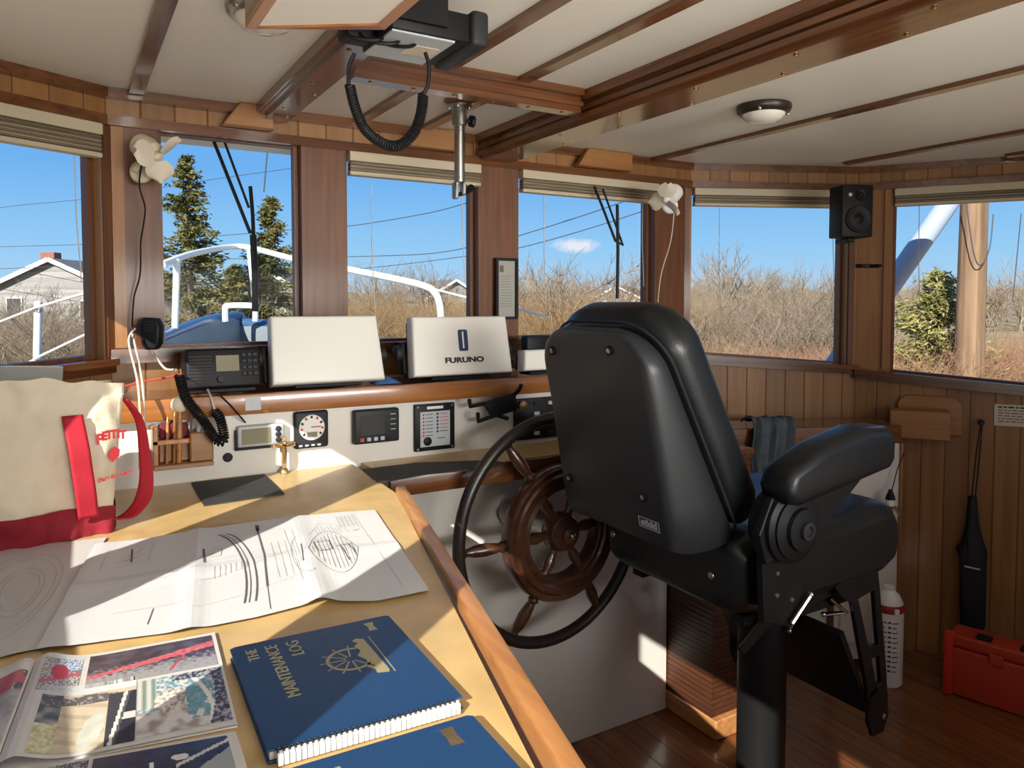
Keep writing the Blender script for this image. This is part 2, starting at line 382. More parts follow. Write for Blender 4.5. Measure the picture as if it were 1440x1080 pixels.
# windows
for a, b in fo: window(FMf, a, b, zf)
window(FMp, *po[0], zp); window(FM5, *s5[0], z5); window(FM6, *s6[0], z6)
for a, b in [(pf(-1.2), pf(-.72)), (pf(-.52), pf(.135)), (pf(.335), pf(.781)), (pf(.965), pf(1.20)), (pf(1.31), pf(1.80))]: window(FMq, a, b, zq, head=1.965, dep=.018)
for a, b in [(.3, 1.1), (1.4, 2.1), (2.9, 3.7)]: window(FMa, a, b, zaf, head=1.95)
for a, b in [(.5, 1.3), (1.6, 2.4)]: window(FMs, a, b, zsb)
# visor outside over the windows
ntrim = [0]
def trim(mb, m, smooth=False):
    ntrim[0] += 1; return struct(mb, 'trim_%d' % ntrim[0], M[m] if isinstance(m, str) else m, smooth=smooth)
vis = MB()
inn = [PW, FA, FB, FC, FD]; 
def offs(P, d):
    out = []
    for i, p in enumerate(P):
        ns = []
        for a, b in ((P[i-1], p) if i else None, (p, P[i+1]) if i < len(P)-1 else None) if 0 < i < len(P)-1 else (((p, P[1]),) if i == 0 else ((P[-2], p),)):
            t = V((b[0]-a[0], b[1]-a[1])).normalized(); ns.append(V((-t.y, t.x)))
        m = sum(ns, V((0, 0))); m.normalize(); k = d/m.dot(ns[0]); out.append((p[0]+m.x*k, p[1]+m.y*k))
    return out
i1 = offs(inn, .17); i2 = offs(inn, .36)
for k in range(4):
    vis.hexa([(*i1[k], 2.06), (*i1[k+1], 2.06), (*i2[k+1], 2.025), (*i2[k], 2.025), (*i1[k], 2.11), (*i1[k+1], 2.11), (*i2[k+1], 2.06), (*i2[k], 2.06)])
trim(vis, 'outwhite')
# header mouldings inside: cove at the ceiling, rail over the windows
def runs(P, d0, d1, z0, z1, m):
    a = offs(P, -d0); b = offs(P, -d1); mb = MB()
    for k in range(len(P)-1):
        mb.hexa([(*a[k], z0), (*a[k+1], z0), (*b[k+1], z0), (*b[k], z0), (*a[k], z1), (*a[k+1], z1), (*b[k+1], z1), (*b[k], z1)])
    return trim(mb, m)
ring = [(PA[0], PA[1]+.1), PW, FA, FB, FC, FD, SE, (SA[0], SA[1]+.1)]
runs(ring, .0005, .03, 2.058, 2.0845, 'mahog_x')
runs(ring[1:7], .0005, .022, 1.985, 2.012, 'mahog_x')
# sill rails
for Fm, L, zs, nm in ((FM5, L5, z5, 0), (FM6, L6, z6, 0), (FMp, Lp, zp, 0), (FMf, Lf, zf, 0)):
    mb = MB(Fm); a, b = .0, L
    for d, z0, z1 in ((.045, -.012, .006), (.028, -.034, -.012)):
        mb.hexa([(a, -d, zs(a)+z0), (b, -d, zs(b)+z0), (b, -.0005, zs(b)+z0), (a, -.0005, zs(a)+z0), (a, -d, zs(a)+z1), (b, -d, zs(b)+z1), (b, -.0005, zs(b)+z1), (a, -.0005, zs(a)+z1)])
    trim(mb, 'mahog_x')
# edges of the corner posts
for Fm, x, z0, wd, m in ((FM5, s5[0][0]-.035, z5(0), .022, 'mahog_z'), (FM5, s5[0][1]+.006, z5(L5), .024, 'mahog_z'), (FM6, s6[0][0]-.032, z6(0), .022, 'pine_z'), (FMp, po[0][1]+.004, zp(Lp), .03, 'mahog_z'), (FMf, .012, zf(0), .03, 'pine_z')):
    mb = MB(Fm); mb.box((x, -.014, z0+.008), (x+wd, -.0005, 1.984)); trim(mb, m)
# ceiling strips and beams
def strip(s0, s1, f0, f1, drop, m='mahog_y', screws=False):
    mb = MB(); mb.box((s0, f0, ZC-drop), (s1, f1, ZC-.0005)); o = trim(mb, m)
    return o
LF = 2.30
def wall_f(s):   # forward end of a strip
    return 2.31 if s < 2.27 else 2.31-(s-2.27)*.45
for px, py, w in ((190, 137, .036), (631, 97, .034), (741, 113, .034), (962, 216, .036)):
    s = onz(px, py, ZC-.012).x; strip(s-w/2, s+w/2, -1.95, wall_f(s), .013)
for s in (2.80, -.30, 3.2): strip(s-.018, s+.018, -1.95, 1.98 if s > 2 else 2.0, .013) if s < 3 else strip(s-.018, s+.018, -1.95, 1.55, .013)
def beam(a, b, drop, mold):
    mb = MB(); mb.box(a, b)
    return mb
# fore-and-aft beams with a moulding, and the cross beam of the hatch coaming
B1 = (.515, .583); B2 = (1.258, 1.376)
for (s0, s1), zb in ((B1, 2.043), (B2, 2.0)):
    mb = MB(); mb.box((s0, -1.95, zb), (s1, 2.32, ZC-.0005)); mb.box((s0-.016, -1.95, zb+.012), (s0-.0002, 2.32, zb+.026)); mb.box((s0-.024, -1.95, ZC-.026), (s0-.0002, 2.32, ZC-.0005))
    if s1 > 1: mb.box((s0-.010, -1.95, zb+.036), (s0-.0002, 2.32, zb+.05))
    for q in range(14):
        f = -1.5+q*.28
        mb.lathe([(.0055, 0), (.0055, .0015), (.003, .003)], 10, 1, tr(s0+.018, f, zb-.003)); mb.lathe([(.0055, 0), (.0055, .0015), (.003, .003)], 10, 1, tr(s1-.016, f+.1, zb-.003))
        X = frame((s0-.0035, f+.06, zb+.045), (0, 1, 0), z=(-1, 0, 0)); mb.lathe([(.006, 0), (.006, .0015), (.003, .003)], 10, 1, X)
    trim(mb, [M['mahog_y'], M['brass']])
mb = MB(); mb.box((B1[1]+.0005, 1.69, 2.022), (B2[0]-.03, 1.735, ZC-.0005)); mb.box((B1[1]+.0005, 1.678, 2.038), (B2[0]-.03, 1.6898, 2.050)); mb.box((B1[1]+.0005, 1.672, ZC-.020), (B2[0]-.03, 1.6898, ZC-.0005))
for q in range(6):
    mb.lathe([(.0055, 0), (.0055, .0015), (.003, .003)], 10, 1, tr(.63+q*.11, 1.712, 2.019))
trim(mb, [M['mahog_x'], M['brass']])
# corbel blocks on the header
for x0, x1, y0, y1 in ((312, 384, 149, 180), (566, 652, 178, 208), (812, 888, 206, 236)):
    a = onf(x0, (y0+y1)/2, 2.30); b = onf(x1, (y0+y1)/2, 2.30)
    mb = MB(); zl = 2.014; zh = 2.0835; d = .03
    mb.slab([(a.x, zl), (b.x, zl), (b.x, zh), (a.x+.05, zh)], 2.292, 2.327, .003, 1)
    trim(mb, 'pine_x')
# window blinds, rolled up
def blind(Fm, a, b, label, drop, zt=1.984, slant=0):
    c = Fm @ V(((a+b)/2, 0, zt)); R = Fm.to_3x3().to_4x4(); R.translation = c
    t = thing('window_blind', label, 'blind', R, 'rolled-up blinds over the windows')
    h = (b-a)/2
    mb = MB(R); mb.rbox((-h+.003, -.03, -.032), (h-.003, .008, -.001), .003, 2); mb.build('head_rail', M['blind'], t)
    mb = MB(R)
    k = int(drop/.0055)
    for i in range(k): mb.box((-h+.006, -.026+.003*(i % 2), -.035-i*.0055-.0045), (h-.006, .004, -.035-i*.0055))
    mb.build('slat_stack', M['blindslat'], t)
    zb = -.035-k*.0055
    mb = MB(R); mb.rbox((-h+.004, -.028, zb-.014), (h-.004, .006, zb-.0008), .003, 2); mb.build('bottom_rail', M['blind'], t)
    for sx, ln in ((-h+.09*(b-a)/.5, .48), (h-.06, .35)):
        mb = MB(R); mb.tube([(sx, .009, zb-.005), (sx+.002, .012, zb-ln*.5), (sx+.012, .012, zb-ln)], .0016, 5); mb.build('lift_cord', M['cord'], t)
blind(FMp, po[0][0], po[0][1]-.002, 'cream blind rolled up over the port bow window behind the canvas bag', .045)
blind(FMf, *fo[1], 'cream blind rolled up over the window behind the hanging steel post', .03)
blind(FMf, *fo[2], 'cream blind rolled up over the window with the white cloud in it', .034)
blind(FM5, *s5[0], 'cream blind rolled up over the window beside the loudspeaker, facing the bare tree', .03)
blind(FM6, *s6[0], 'cream blind rolled up over the window with the wooden utility pole', .03)
# ------------------------------------------------------------------ chart table and helm console
PF = 2.05     # face of the instrument panel
ra = onz(571, 683, 1.058); rb = onz(828, 1080, 1.058)      # outer top line of the raised edge
rdir = (rb-ra); rdir.z = 0; rdir.normalize()
rn = V((rdir.y, -rdir.x, 0));  rn = rn if rn.x > 0 else -rn
ra = ra-rn*.026; rb2 = ra+rdir*2.5
t = thing('chart_table', 'tan topped chart table with raised oak edge, spread with papers', 'table', tr(0, .6, 0))
mb = MB(); P = [(-.555, -.6), (rb2.x+.004, -.6), (ra.x+.004, ra.y), (ra.x+.02, PF-.004), (.07, PF-.004), (-.55, 1.80)]
mb.add([(x, y, DESK-.03) for x, y in P]+[(x, y, DESK) for x, y in P], [list(range(6))[::-1], list(range(6, 12))]+[(i, (i+1) % 6, 6+(i+1) % 6, 6+i) for i in range(6)])
mb.build('table_top', M['desk'], t)
mb = MB(frame((ra.x, ra.y, DESK-.035), -rdir, z=(0, 0, 1))); L = (rb2-ra).length
mb.slab([(-L, 0), (0, 0), (0, .053), (-L, .053)], -.026, -.0005, .005, 2); mb.build('raised_edge', M['rail'], t, True)
mb = MB(); q0 = ra+rn*.02; q1 = rb2+rn*.02
mb.hexa([(-.55, -.58, .001), (q1.x-.03, -.58, .001), (q0.x-.02, PF-.03, .001), (-.55, PF-.35, .001), (-.55, -.58, DESK-.032), (q1.x-.03, -.58, DESK-.032), (q0.x-.02, PF-.03, DESK-.032), (-.55, PF-.35, DESK-.032)]); mb.build('cabinet_body', M['white'], t)

hx0 = ra.x+.05; hx1 = 1.83
t = thing('helm_console', 'white helm console with instrument panel under a varnished wooden shelf', 'console', tr(1.1, PF, 0))
mb = MB(); mb.box((.08, PF, DESK-.03), (1.95, PF+.012, 1.205)); 
mb.build('instrument_panel', M['white'], t)
mb = MB(); mb.add([(.06, PF-.008, 1.225), (1.95, PF-.008, 1.225), (1.95, 2.333, 1.225), (.12, 2.333, 1.225), (.06, PF-.008, 1.25), (1.95, PF-.008, 1.25), (1.95, 2.333, 1.25), (.12, 2.333, 1.25)], [(3, 2, 1, 0), (4, 5, 6, 7), (0, 1, 5, 4), (1, 2, 6, 5), (2, 3, 7, 6), (3, 0, 4, 7)])
mb.build('shelf', M['mahog_x'], t)
mb = MB(); mb.rbox((.06, PF-.030, 1.206), (1.95, PF-.0085, 1.260), .004, 2); mb.build('shelf_edge', M['orange_x'], t, True)
mb = MB(); mb.box((hx0, 1.85, 1.0), (hx1, PF-.001, DESK-.0005)); mb.build('helm_counter', M['desk'], t)
mb = MB(); mb.rbox((hx0, 1.828, .985), (hx1, 1.8495, DESK+.002), .004, 2); mb.build('counter_trim', M['mahog_x'], t, True)
mb = MB(); mb.box((hx0-.04, 2.02, .002), (1.865, 2.04, .999)); mb.build('lower_panel', M['white'], t)

# --- things on the console: frames look at the panel (x along it, y up, z out towards the stern)
def pframe(x0, y0, x1, y1, f=PF, out=.0015):
    a = onf(x0, (y0+y1)/2, f); b = onf(x1, (y0+y1)/2, f); c = onf((x0+x1)/2, y0, f); d = onf((x0+x1)/2, y1, f)
    return frame(((a.x+b.x)/2, f-out, (c.z+d.z)/2), (1, 0, 0), y=(0, 0, 1)), b.x-a.x, c.z-d.z
# grey navigation display
X, w, h = pframe(332, 596, 398, 626)
t = thing('navigation_display', 'small silver navigation display with an olive screen, in the sunlit end of the white panel', 'display', X)
mb = MB(X); mb.rbox((-w/2, -h/2, 0), (w/2, h/2, .018), .006, 3); mb.build('case', M['silver'], t, True)
mb = MB(X); mb.box((-w*.42, -h*.36, .0182), (w*.2, h*.36, .0192)); mb.build('screen', M['lcd'], t)
for k in range(3):
    mb = MB(X); mb.lathe([(.0075, 0), (.0075, .003), (.005, .004)], 14, 0, X.inverted() @ X @ tr(w*.36, h*(.26-.26*k), .018)); mb.build('button', M['blk2'], t, True)
mb = MB(X); mb.box((-w*.54, -h*.62, 0), (-w*.5-.001, h*.3, .014)); mb.box((-w*.54, -h*.62, 0), (w*.2, -h*.5-.001, .014)); mb.build('bracket', M['blk'], t)
# round gauge in a black square
X, w, h = pframe(412, 577, 460, 629)
t = thing('engine_gauge', 'square black gauge with a round white dial full of red and black marks', 'gauge', X)
mb = MB(X); mb.rbox((-w/2, -h/2, 0), (w/2, h/2, .014), .008, 3); mb.build('case', M['blk2'], t, True)
r = w*.37
mb = MB(X); mb.lathe([(r, .014), (r, .0165), (r*.97, .017)], 40, 0, tr(0, h*.06, 0)); mb.build('dial', M['whitedial'], t)
mb = MB(X)
for k in range(9):
    a = math.radians(220-k*32); c, s_ = math.cos(a), math.sin(a)
    mb.add([(c*r*.72-s_*.003, s_*r*.72+c*.003+h*.06, .0175), (c*r*.72+s_*.003, s_*r*.72-c*.003+h*.06, .0175), (c*r*.93+s_*.003, s_*r*.93-c*.003+h*.06, .0175), (c*r*.93-s_*.003, s_*r*.93+c*.003+h*.06, .0175)], [(0, 1, 2, 3)], k % 2)
mb.box((-.003, h*.06, .0172), (r*.7, h*.06+.003, .0182), 1); mb.box((-r*.4, h*.06-r*.75, .0172), (r*.4, h*.06-r*.35, .0178), 2)
mb.build('dial_marks', [M['inkblk'], M['redled'], M['lcd']], t)
for k in range(4): mb = MB(X); mb.rbox((w*(-.33+.18*k)-.005, -h*.44, .014), (w*(-.33+.18*k)+.005, -h*.39, .017), .001, 1); mb.build('button', M['silver'], t)
# autopilot head
X, w, h = pframe(494, 574, 557, 621)
t = thing('autopilot_control', 'wide black control head with a dark screen and a red key on the white panel', 'display', X)
mb = MB(X); mb.rbox((-w/2, -h/2, 0), (w/2, h/2, .026), .006, 3); mb.build('case', M['blk2'], t, True)
mb = MB(X); mb.box((-w*.36, -h*.24, .0262), (w*.16, h*.34, .027)); mb.build('screen', M['screen'], t)
for k in range(5): mb = MB(X); mb.rbox((w*(-.34+.15*k)-.006, -h*.42, .026), (w*(-.34+.15*k)+.006, -h*.31, .029), .001, 1); mb.build('button', M['redled'] if k == 0 else M['silver'] if k < 4 else M['blk'], t, label='red key' if k == 0 else None)
mb = MB(X)
for k in range(4): mb.box((w*.29, h*(.32-.15*k), .0262), (w*.41, h*(.34-.15*k), .0266))
mb.build('key_legend', M['silver'], t)
# alarm panel
X, w, h = pframe(581, 567, 637, 632)
t = thing('alarm_panel', 'black framed alarm panel with two columns of dots, under the blue-emblem display cover', 'panel', X)
mb = MB(X); mb.rbox((-w/2, -h/2, 0), (w/2, h/2, .012), .003, 2); mb.build('frame', M['blk'], t, True)
mb = MB(X); mb.box((-w*.37, -h*.41, .0122), (w*.37, h*.34, .0128)); mb.build('face_plate', M['silver'], t)
mb = MB(X); mb.box((-w*.2, h*.39, .0122), (w*.2, h*.45, .0128)); mb.build('name_strip', M['whitedial'], t)
mb = MB(X)
for k in range(7):
    y = h*(.28-.075*k); mb.lathe([(.0035, 0), (.003, .001)], 10, 1, tr(-w*.29, y, .0129)); mb.box((-w*.24, y-.001, .0129), (-w*.06, y+.001, .0131), 0)
    if k < 6: mb.box((w*.03, y-.003, .0129), (w*.08, y+.003, .0133), 0); mb.box((w*.12, y-.001, .0129), (w*.32, y+.001, .0131), 1 if k < 5 else 0)
mb.box((w*.05, -h*.25, .0129), (w*.25, -h*.235, .0131), 0)
mb.build('indicator_marks', [M['inkblk'], M['redled']], t)
mb = MB(X); mb.lathe([(.013, 0), (.013, .004), (.009, .006)], 18, 0, tr(-w*.2, -h*.29, .0129)); mb.build('buzzer', M['blk'], t, True)
for sx in (-1, 1):
    for sy in (-1, 1): mb = MB(X); mb.lathe([(.004, 0), (.003, .0015)], 10, 0, tr(sx*w*.43, sy*h*.45, .012)); mb.build('screw', M['steel'], t)
# switch panel right of the phone holder
X, w, h = pframe(721, 558, 800, 615)
t = thing('switch_panel', 'dark switch panel behind the phone holder arms, half hidden by the helm seat', 'panel', X)
mb = MB(X); mb.rbox((-w/2, -h/2, 0), (w/2, h/2, .012), .003, 2); mb.build('plate', M['blk'], t, True)
for r_ in range(4):
    for k in range(4):
        mb = MB(X); cx, cy = w*(-.38+.25*k), h*(.36-.24*r_); mb.rbox((cx-.011, cy-.006, .012), (cx+.011, cy+.006, .018), .002, 1); mb.build('rocker_switch', M['silver'] if (r_+k) % 2 == 0 else M['blk2'], t)
# phone holder arm
X, w, h = pframe(641, 551, 722, 590, PF, .06)
t = thing('phone_holder', 'empty black spring-arm phone holder sticking out in front of the white panel', 'holder', X)
mb = MB(X); mb.slab([(-w*.22, h*.22), (w*.33, h*.5), (w*.36, -h*.12), (-w*.05, -h*.32)], -.006, .014, .004, 2, 0, Matrix(((1, 0, 0, 0), (0, 0, 1, 0), (0, 1, 0, 0), (0, 0, 0, 1)))); mb.build('cradle', M['blk'], t, True)
for pts in ([(-w*.2, h*.2, .01), (-w*.46, h*.16, .02), (-w*.5, h*.4, .03)], [(-w*.02, -h*.25, .01), (-w*.33, -h*.38, .02), (-w*.36, -h*.08, .03)], [(w*.3, h*.4, .01), (w*.37, h*.62, .02), (w*.38, h*.8, .03)], [(w*.02, -h*.25, .0), (w*.2, -h*.4, .012)]):
    mb = MB(X); mb.tube(pts, .0065, 8); mb.build('grip_finger', M['blk'], t, True)
mb = MB(X); mb.tube([(w*.34, .0, 0), (w*.55, .0, -.02), (w*.7, .0, -.045)], .008, 10); mb.ball((w*.5, 0, -.012), .013); mb.build('ball_arm', M['blk'], t, True)
mb = MB(X); mb.lathe([(.016, 0), (.016, .004), (.01, .008)], 16, 0, tr(w*.5, .0, .002)); mb.build('clamp_knob', M['brassy'], t, True)
# the display covers
def cover_unit(px, label, logo=False, w=None, tilt=13, yaw=0, knob=True):
    a = onf(px[0], px[3], 2.045); b = onf(px[1], (px[3]+px[4])/2, 2.045); tp = onf(px[0], px[2], 2.09)
    W = w or (b.x-a.x); H = (tp.z-1.276)/math.cos(math.radians(tilt))
    ti = math.radians(tilt); ya = math.radians(yaw)
    R = Matrix.Rotation(-ya, 4, 'Z') @ Matrix.Rotation(-ti, 4, 'X')
    X = tr((a.x+b.x)/2 if w is None else a.x+W/2, 2.045, 1.274) @ R
    base = tr((a.x+b.x)/2 if w is None else a.x+W/2, 2.10, 1.2605)
    t = thing('display_unit', label, 'display', base, 'covered displays on the varnished shelf')
    Xp = X @ Matrix(((1, 0, 0, 0), (0, 0, 1, 0), (0, 1, 0, 0), (0, 0, 0, 1)))
    mb = MB(X); mb.slab([(-W/2, .004), (W/2, .004), (W/2-.008, H), (-W/2+.008, H)], 0, .055, .010, 3); 
    cv = mb.build('sun_cover', M['cover'], t, True)
    mb = MB(X); mb.slab([(-W/2+.012, .012), (W/2-.012, .012), (W/2-.018, H-.01), (-W/2+.018, H-.01)], .056, .085, .006, 2); mb.build('display_body', M['blk'], t, True)
    mb = MB(base); mb.rbox((-W*.3, -.03, 0), (W*.3, .04, .012), .003, 1)
    mb.build('mount_base', M['blk'], t)
    for s in (-1, 1):
        mb = MB(X); mb.rbox((s*(W/2+.004)-.006, .058, -.002+.02), (s*(W/2+.004)+.006, .080, H*.62), .003, 1); mb.build('mount_arm', M['blk'], t, True)
        if knob:
            mb = MB(X); mb.lathe([(.022, 0), (.024, .006), (.022, .018), (.012, .022)], 14, 0, tr(s*(W/2+.011), .068, H*.45) @ Matrix.Rotation(s*PI/2, 4, 'Y')); mb.build('mount_knob', M['blk2'], t, True)
    Xf = X @ frame((0, -.0006, H*.5), (1, 0, 0), y=(0, 0, 1))
    if logo:
        mb = MB(Xf); o = [(-.012, .056), (.012, .056), (.0145, .050), (.0145, .0), (.012, -.006), (-.012, -.006), (-.0145, 0), (-.0145, .05)]; o = [(x*1.12, y*1.08-.010) for x, y in o]
        mb.add([(x, y, 0) for x, y in o]+[(x, y, .0008) for x, y in o], [list(range(8))[::-1], list(range(8, 16))]+[(i, (i+1) % 8, 8+(i+1) % 8, 8+i) for i in range(8)], 0)
        mb.box((-.0026, -.008, .0008), (.0026, .044, .0012), 1)
        mb.build('emblem', [M['inkblue'], M['cover']], cv, label='dark blue oval emblem split by a white bar')
        text('FURUNO', .022, Xf @ tr(0, -H*.24, .0003), M['inkblk'], 'lettering', cv, xs=1.5, bold=.0011)
    return t
cover_unit((384, 543, 443, 545, 533), 'covered display with a blank cream-white cover, behind the radio with the coiled cord', tilt=15)
cover_unit((583, 722, 444, 537, 527), 'covered display whose white cover bears a dark blue oval emblem and black lettering', logo=True, tilt=10)
cover_unit((738, 800, 490, 527, 525), 'smallest covered display, its white edge just showing beside the helm seat back', w=.17, tilt=8, knob=False)
# black box behind the small one
c = onf(746, 480, 2.16); t = thing('depth_sounder', 'small black instrument standing behind the smallest white display cover', 'display', tr(c.x+.03, 2.19, 1.2605))
mb = MB(); mb.rbox((c.x-.01, 2.165, 1.300), (c.x+.09, 2.21, 1.385), .008, 2); mb.build('case', M['blk'], t, True)
mb = MB(); mb.rbox((c.x+.02, 2.175, 1.2606), (c.x+.06, 2.205, 1.2998), .003, 1); mb.build('stand', M['blk'], t)
# VHF radio with handset cord
a = onf(262, 530, 2.06); b = onf(368, 530, 2.06); w = b.x-a.x
X = frame(((a.x+b.x)/2, 2.06, 1.2965), (1, 0, 0), y=(0, .18, 1))
t = thing('marine_radio', 'black marine radio with keypad and coiled handset cord, on the varnished shelf', 'radio', tr((a.x+b.x)/2, 2.12, 1.2605))
h = .105
mb = MB(X); mb.rbox((-w/2, -.02, -.10), (w/2, h-.02, 0), .008, 3); mb.build('case', M['blk'], t, True)
mb = MB(X); mb.box((-.02, h*.22, .0003), (w*.2, h*.62, .0012)); mb.build('screen', M['lcd'], t, label='dim olive screen')
for r_ in range(4):
    for k in range(3): mb = MB(X); cx = w*(.27+.075*k); cy = h*(.62-.16*r_); mb.rbox((cx-.0065, cy-.0055, .0003), (cx+.0065, cy+.0055, .004), .0015, 1); mb.build('key', M['blk2'], t)
mb = MB(X)
for k in range(9): mb.box((-w*.46, h*(-.05+.08*k), .0003), (-w*.16, h*(-.02+.08*k), .003))
mb.build('speaker_grille', M['blk2'], t)
mb = MB(X); mb.lathe([(.009, 0), (.008, .010)], 16, 0, tr(-w*.06, h*.02, 0)); mb.build('volume_knob', M['blk2'], t, True)
mb = MB(); mb.rbox(((a.x+b.x)/2-w*.45, 2.08, 1.2607), ((a.x+b.x)/2+w*.45, 2.15, 1.274), .003, 1); mb.build('mount_bracket', M['blk'], t)
p = [onf(252, 528, 2.01), onf(262, 560, 1.985), onf(285, 590, 1.962), onf(304, 618, 1.955), onf(315, 618, 1.96), onf(310, 590, 1.98), onf(303, 580, 2.0)]
path = cat_rom(p, 10); mb = MB(); mb.tube(coil(path, .0105, 46, 9), .0027, 5); mb.build('handset_cord', M['blk'], t, True)
mb = MB(); mb.tube(cat_rom([onf(303, 580, 2.0), onf(297, 560, 2.012), onf(292, 548, 2.05)], 6), .003, 6); mb.build('cord_lead', M['cord'], t, True)
mb = MB(); mb.tube(cat_rom([onf(310, 556, 2.01), onf(326, 572, 2.012), onf(338, 586, 2.012), onf(345, 594, 2.035)], 6), .0022, 6); mb.build('power_lead', M['blk'], t, True)
# fist microphone hung on the corner post
p = atd(213, 468, 2.04); X = frame(p, RT, y=(0, 0, 1))
t = thing('fist_microphone', 'black fist microphone hanging on the sunlit wooden corner post', 'microphone', X)
mb = MB(X); mb.slab([(-.022, -.034), (-.012, -.046), (.014, -.046), (.026, -.03), (.03, .018), (.02, .04), (-.016, .042), (-.03, .02)], -.018, .016, .008, 3, 0, Matrix(((1, 0, 0, 0), (0, 0, 1, 0), (0, 1, 0, 0), (0, 0, 0, 1)))); mb.build('body', M['blk'], t, True)
mb = MB(X); mb.rbox((-.032, -.01, -.01), (-.024, .022, .012), .003, 2); mb.build('talk_button', M['blk2'], t, True)
mb = MB(X)
for k in range(4): mb.box((-.012, .005+.008*k, .0162), (.014, .008+.008*k, .0172))
mb.build('grille', M['blk2'], t)
mb = MB(); mb.tube(cat_rom([p+V((0, 0, -.047)), atd(218, 500, 2.03), atd(232, 518, 1.96), onf(247, 520, 1.985)], 8), .003, 6); mb.build('cord', M['cord'], t, True)
# loose pale wires on the post and the red lead
def cable(pts, r, m, label, cat='wire', name='loose_wire', group=None):
    mb = MB(tr(*pts[0])); q = cat_rom(pts, 8); mb.tube([v-V(pts[0]) for v in q], r, 6); return mb.build(name, m, None, True, label=label, cat=cat, group=group)
cable([atd(186, 470, 2.0), atd(194, 505, 1.9), atd(201, 548, 1.79), atd(204, 640, 1.775)], .0026, M['cord'], 'pale wire hanging straight down the corner post past the tool rack')
cable([atd(190, 462, 2.0), atd(181, 480, 1.95), atd(193, 535, 1.80), atd(197, 590, 1.76), atd(196, 660, 1.75)], .0026, M['cord'], 'pale wire looping out from the corner post before dropping past the tool rack')
cable([atd(176, 543, 1.93), atd(205, 536, 1.95), atd(240, 530, 1.96), atd(262, 524, 1.98)], .003, M['redled'], 'thin red and pale lead running from the radio to the canvas bag')
# brass figure on the table
X = frame(onf(400, 664, PF-.022), (1, 0, 0), y=(0, 0, 1)); X = tr(X.translation.x, PF-.022, DESK+.0005)
t = thing('brass_crucifix', 'small brass crucifix standing against the white panel on the chart table', 'figurine', X)
mb = MB(X); mb.lathe([(.013, 0), (.013, .004), (.007, .012), (.004, .014)], 14); mb.build('foot', M['brassy'], t, True)
mb = MB(X); mb.rbox((-.006, -.003, .012), (.006, .003, .098), .001, 1); mb.rbox((-.030, -.003, .070), (.030, .003, .081), .001, 1); mb.build('cross', M['brassy'], t)
mb = MB(X); mb.tube([(0, -.007, .028), (.001, -.008, .045), (0, -.007, .062), (0, -.008, .074)], [.003, .004, .0055, .004], 8); mb.ball((0, -.009, .082), .0055); mb.tube([(-.026, -.006, .078), (0, -.008, .071), (.026, -.006, .078)], .0024, 6); mb.build('figure', M['brass'], t, True)
# cable hole plug
X, w, h = pframe(313, 635, 327, 651)
t = thing('hole_plug', 'round black plug in the white panel beside the tool rack', 'plug', X)
mb = MB(X); mb.lathe([(w*.5, 0), (w*.5, .003), (w*.35, .005)], 20); mb.build('rim', M['blk2'], t, True)
mb = MB(X); mb.lathe([(w*.33, .005), (w*.30, .006)], 20); mb.build('cap', M['blk'], t, True)
# tape patch on the shelf edge
X, w, h = pframe(345, 558, 367, 577, PF-.0305, .0006)
mb = MB(X); mb.grid(lambda u, v: ((u-.5)*w, (v-.5)*h, .0004*math.sin(9*u+4*v)), 6, 6); mb.build('tape_patch', M['silver'], label='square of silver tape stuck on the varnished shelf edge', cat='tape')
# wooden tool rack
a = onf(214, 610, 2.0); b = onf(299, 610, 2.0); zt = onf(290, 606, 2.0).z; zb = onf(250, 658, 2.0).z
x0, x1 = a.x, b.x
t = thing('tool_rack', 'small wooden rack of pencils and brushes fixed to the white panel', 'rack', tr((x0+x1)/2, 2.0, zb))
mb = MB(); mb.rbox((x0, 1.985, zb), (x1, 2.048, zb+.012), .002, 1); mb.build('bottom_board', M['pine_x'], t)
mb = MB(); mb.rbox((x1-.055, 1.988, zb+.0125), (x1, 2.047, zt), .003, 1); mb.build('end_block', M['pine_x'], t)
mb = MB(); mb.rbox((x0, 1.985, zb+.062), (x1-.056, 1.992, zb+.074), .002, 1); mb.build('front_rail', M['rail'], t)
mb = MB(); mb.rbox((x0, 1.985, zb+.0125), (x0+.012, 2.047, zt+.02), .002, 1); mb.build('end_post', M['rail'], t)
mb = MB(); mb.box((x0+.0125, 2.04, zb+.0125), (x1-.056, 2.047, zt-.01)); mb.build('back_board', M['mahog_x'], t)
for i, (fx, ln, rr, m, lb) in enumerate(((.14, .115, .0035, 'rail', 'slim tan pencil standing nearest the canvas bag in the tool rack'), (.28, .13, .0035, 'pine_x', 'tan pencil standing beside the red brush pad in the tool rack'), (.60, .125, .003, 'steel', 'thin steel rod standing between brush and ruler in the tool rack'), (.75, .135, .0045, 'outwhite', 'white plastic stick standing beside the end block of the tool rack'))):
    xx = x0+.015+fx*(x1-x0-.02)
    t = thing('pencil' if i < 2 else 'rod', lb, 'pencil' if i < 2 else 'rod', tr(xx, 2.003, zb+.0125), 'sticks in the tool rack')
    mb = MB(tr(xx, 2.003, zb+.0125)); mb.tube([(0, 0, 0), (.004, .004, ln*.9)], rr, 8); mb.build('shaft', M[m], t, True)
    mb = MB(tr(xx, 2.003, zb+.0125)); mb.tube([(.004, .004, ln*.9+.0002), (.0045, .0045, ln)], [rr, rr*.4], 8); mb.build('tip', M['brass'], t, True)
xx = x0+.5*(x1-x0-.02)
t = thing('round_brush', 'round-headed wooden brush standing upright in the tool rack', 'brush', tr(xx, 2.004, zb+.0125))
mb = MB(tr(xx, 2.004, zb+.0125)); mb.tube([(0, 0, 0), (.002, 0, .06), (.004, 0, .125)], [.006, .008, .006], 10); mb.build('handle', M['rail'], t, True)
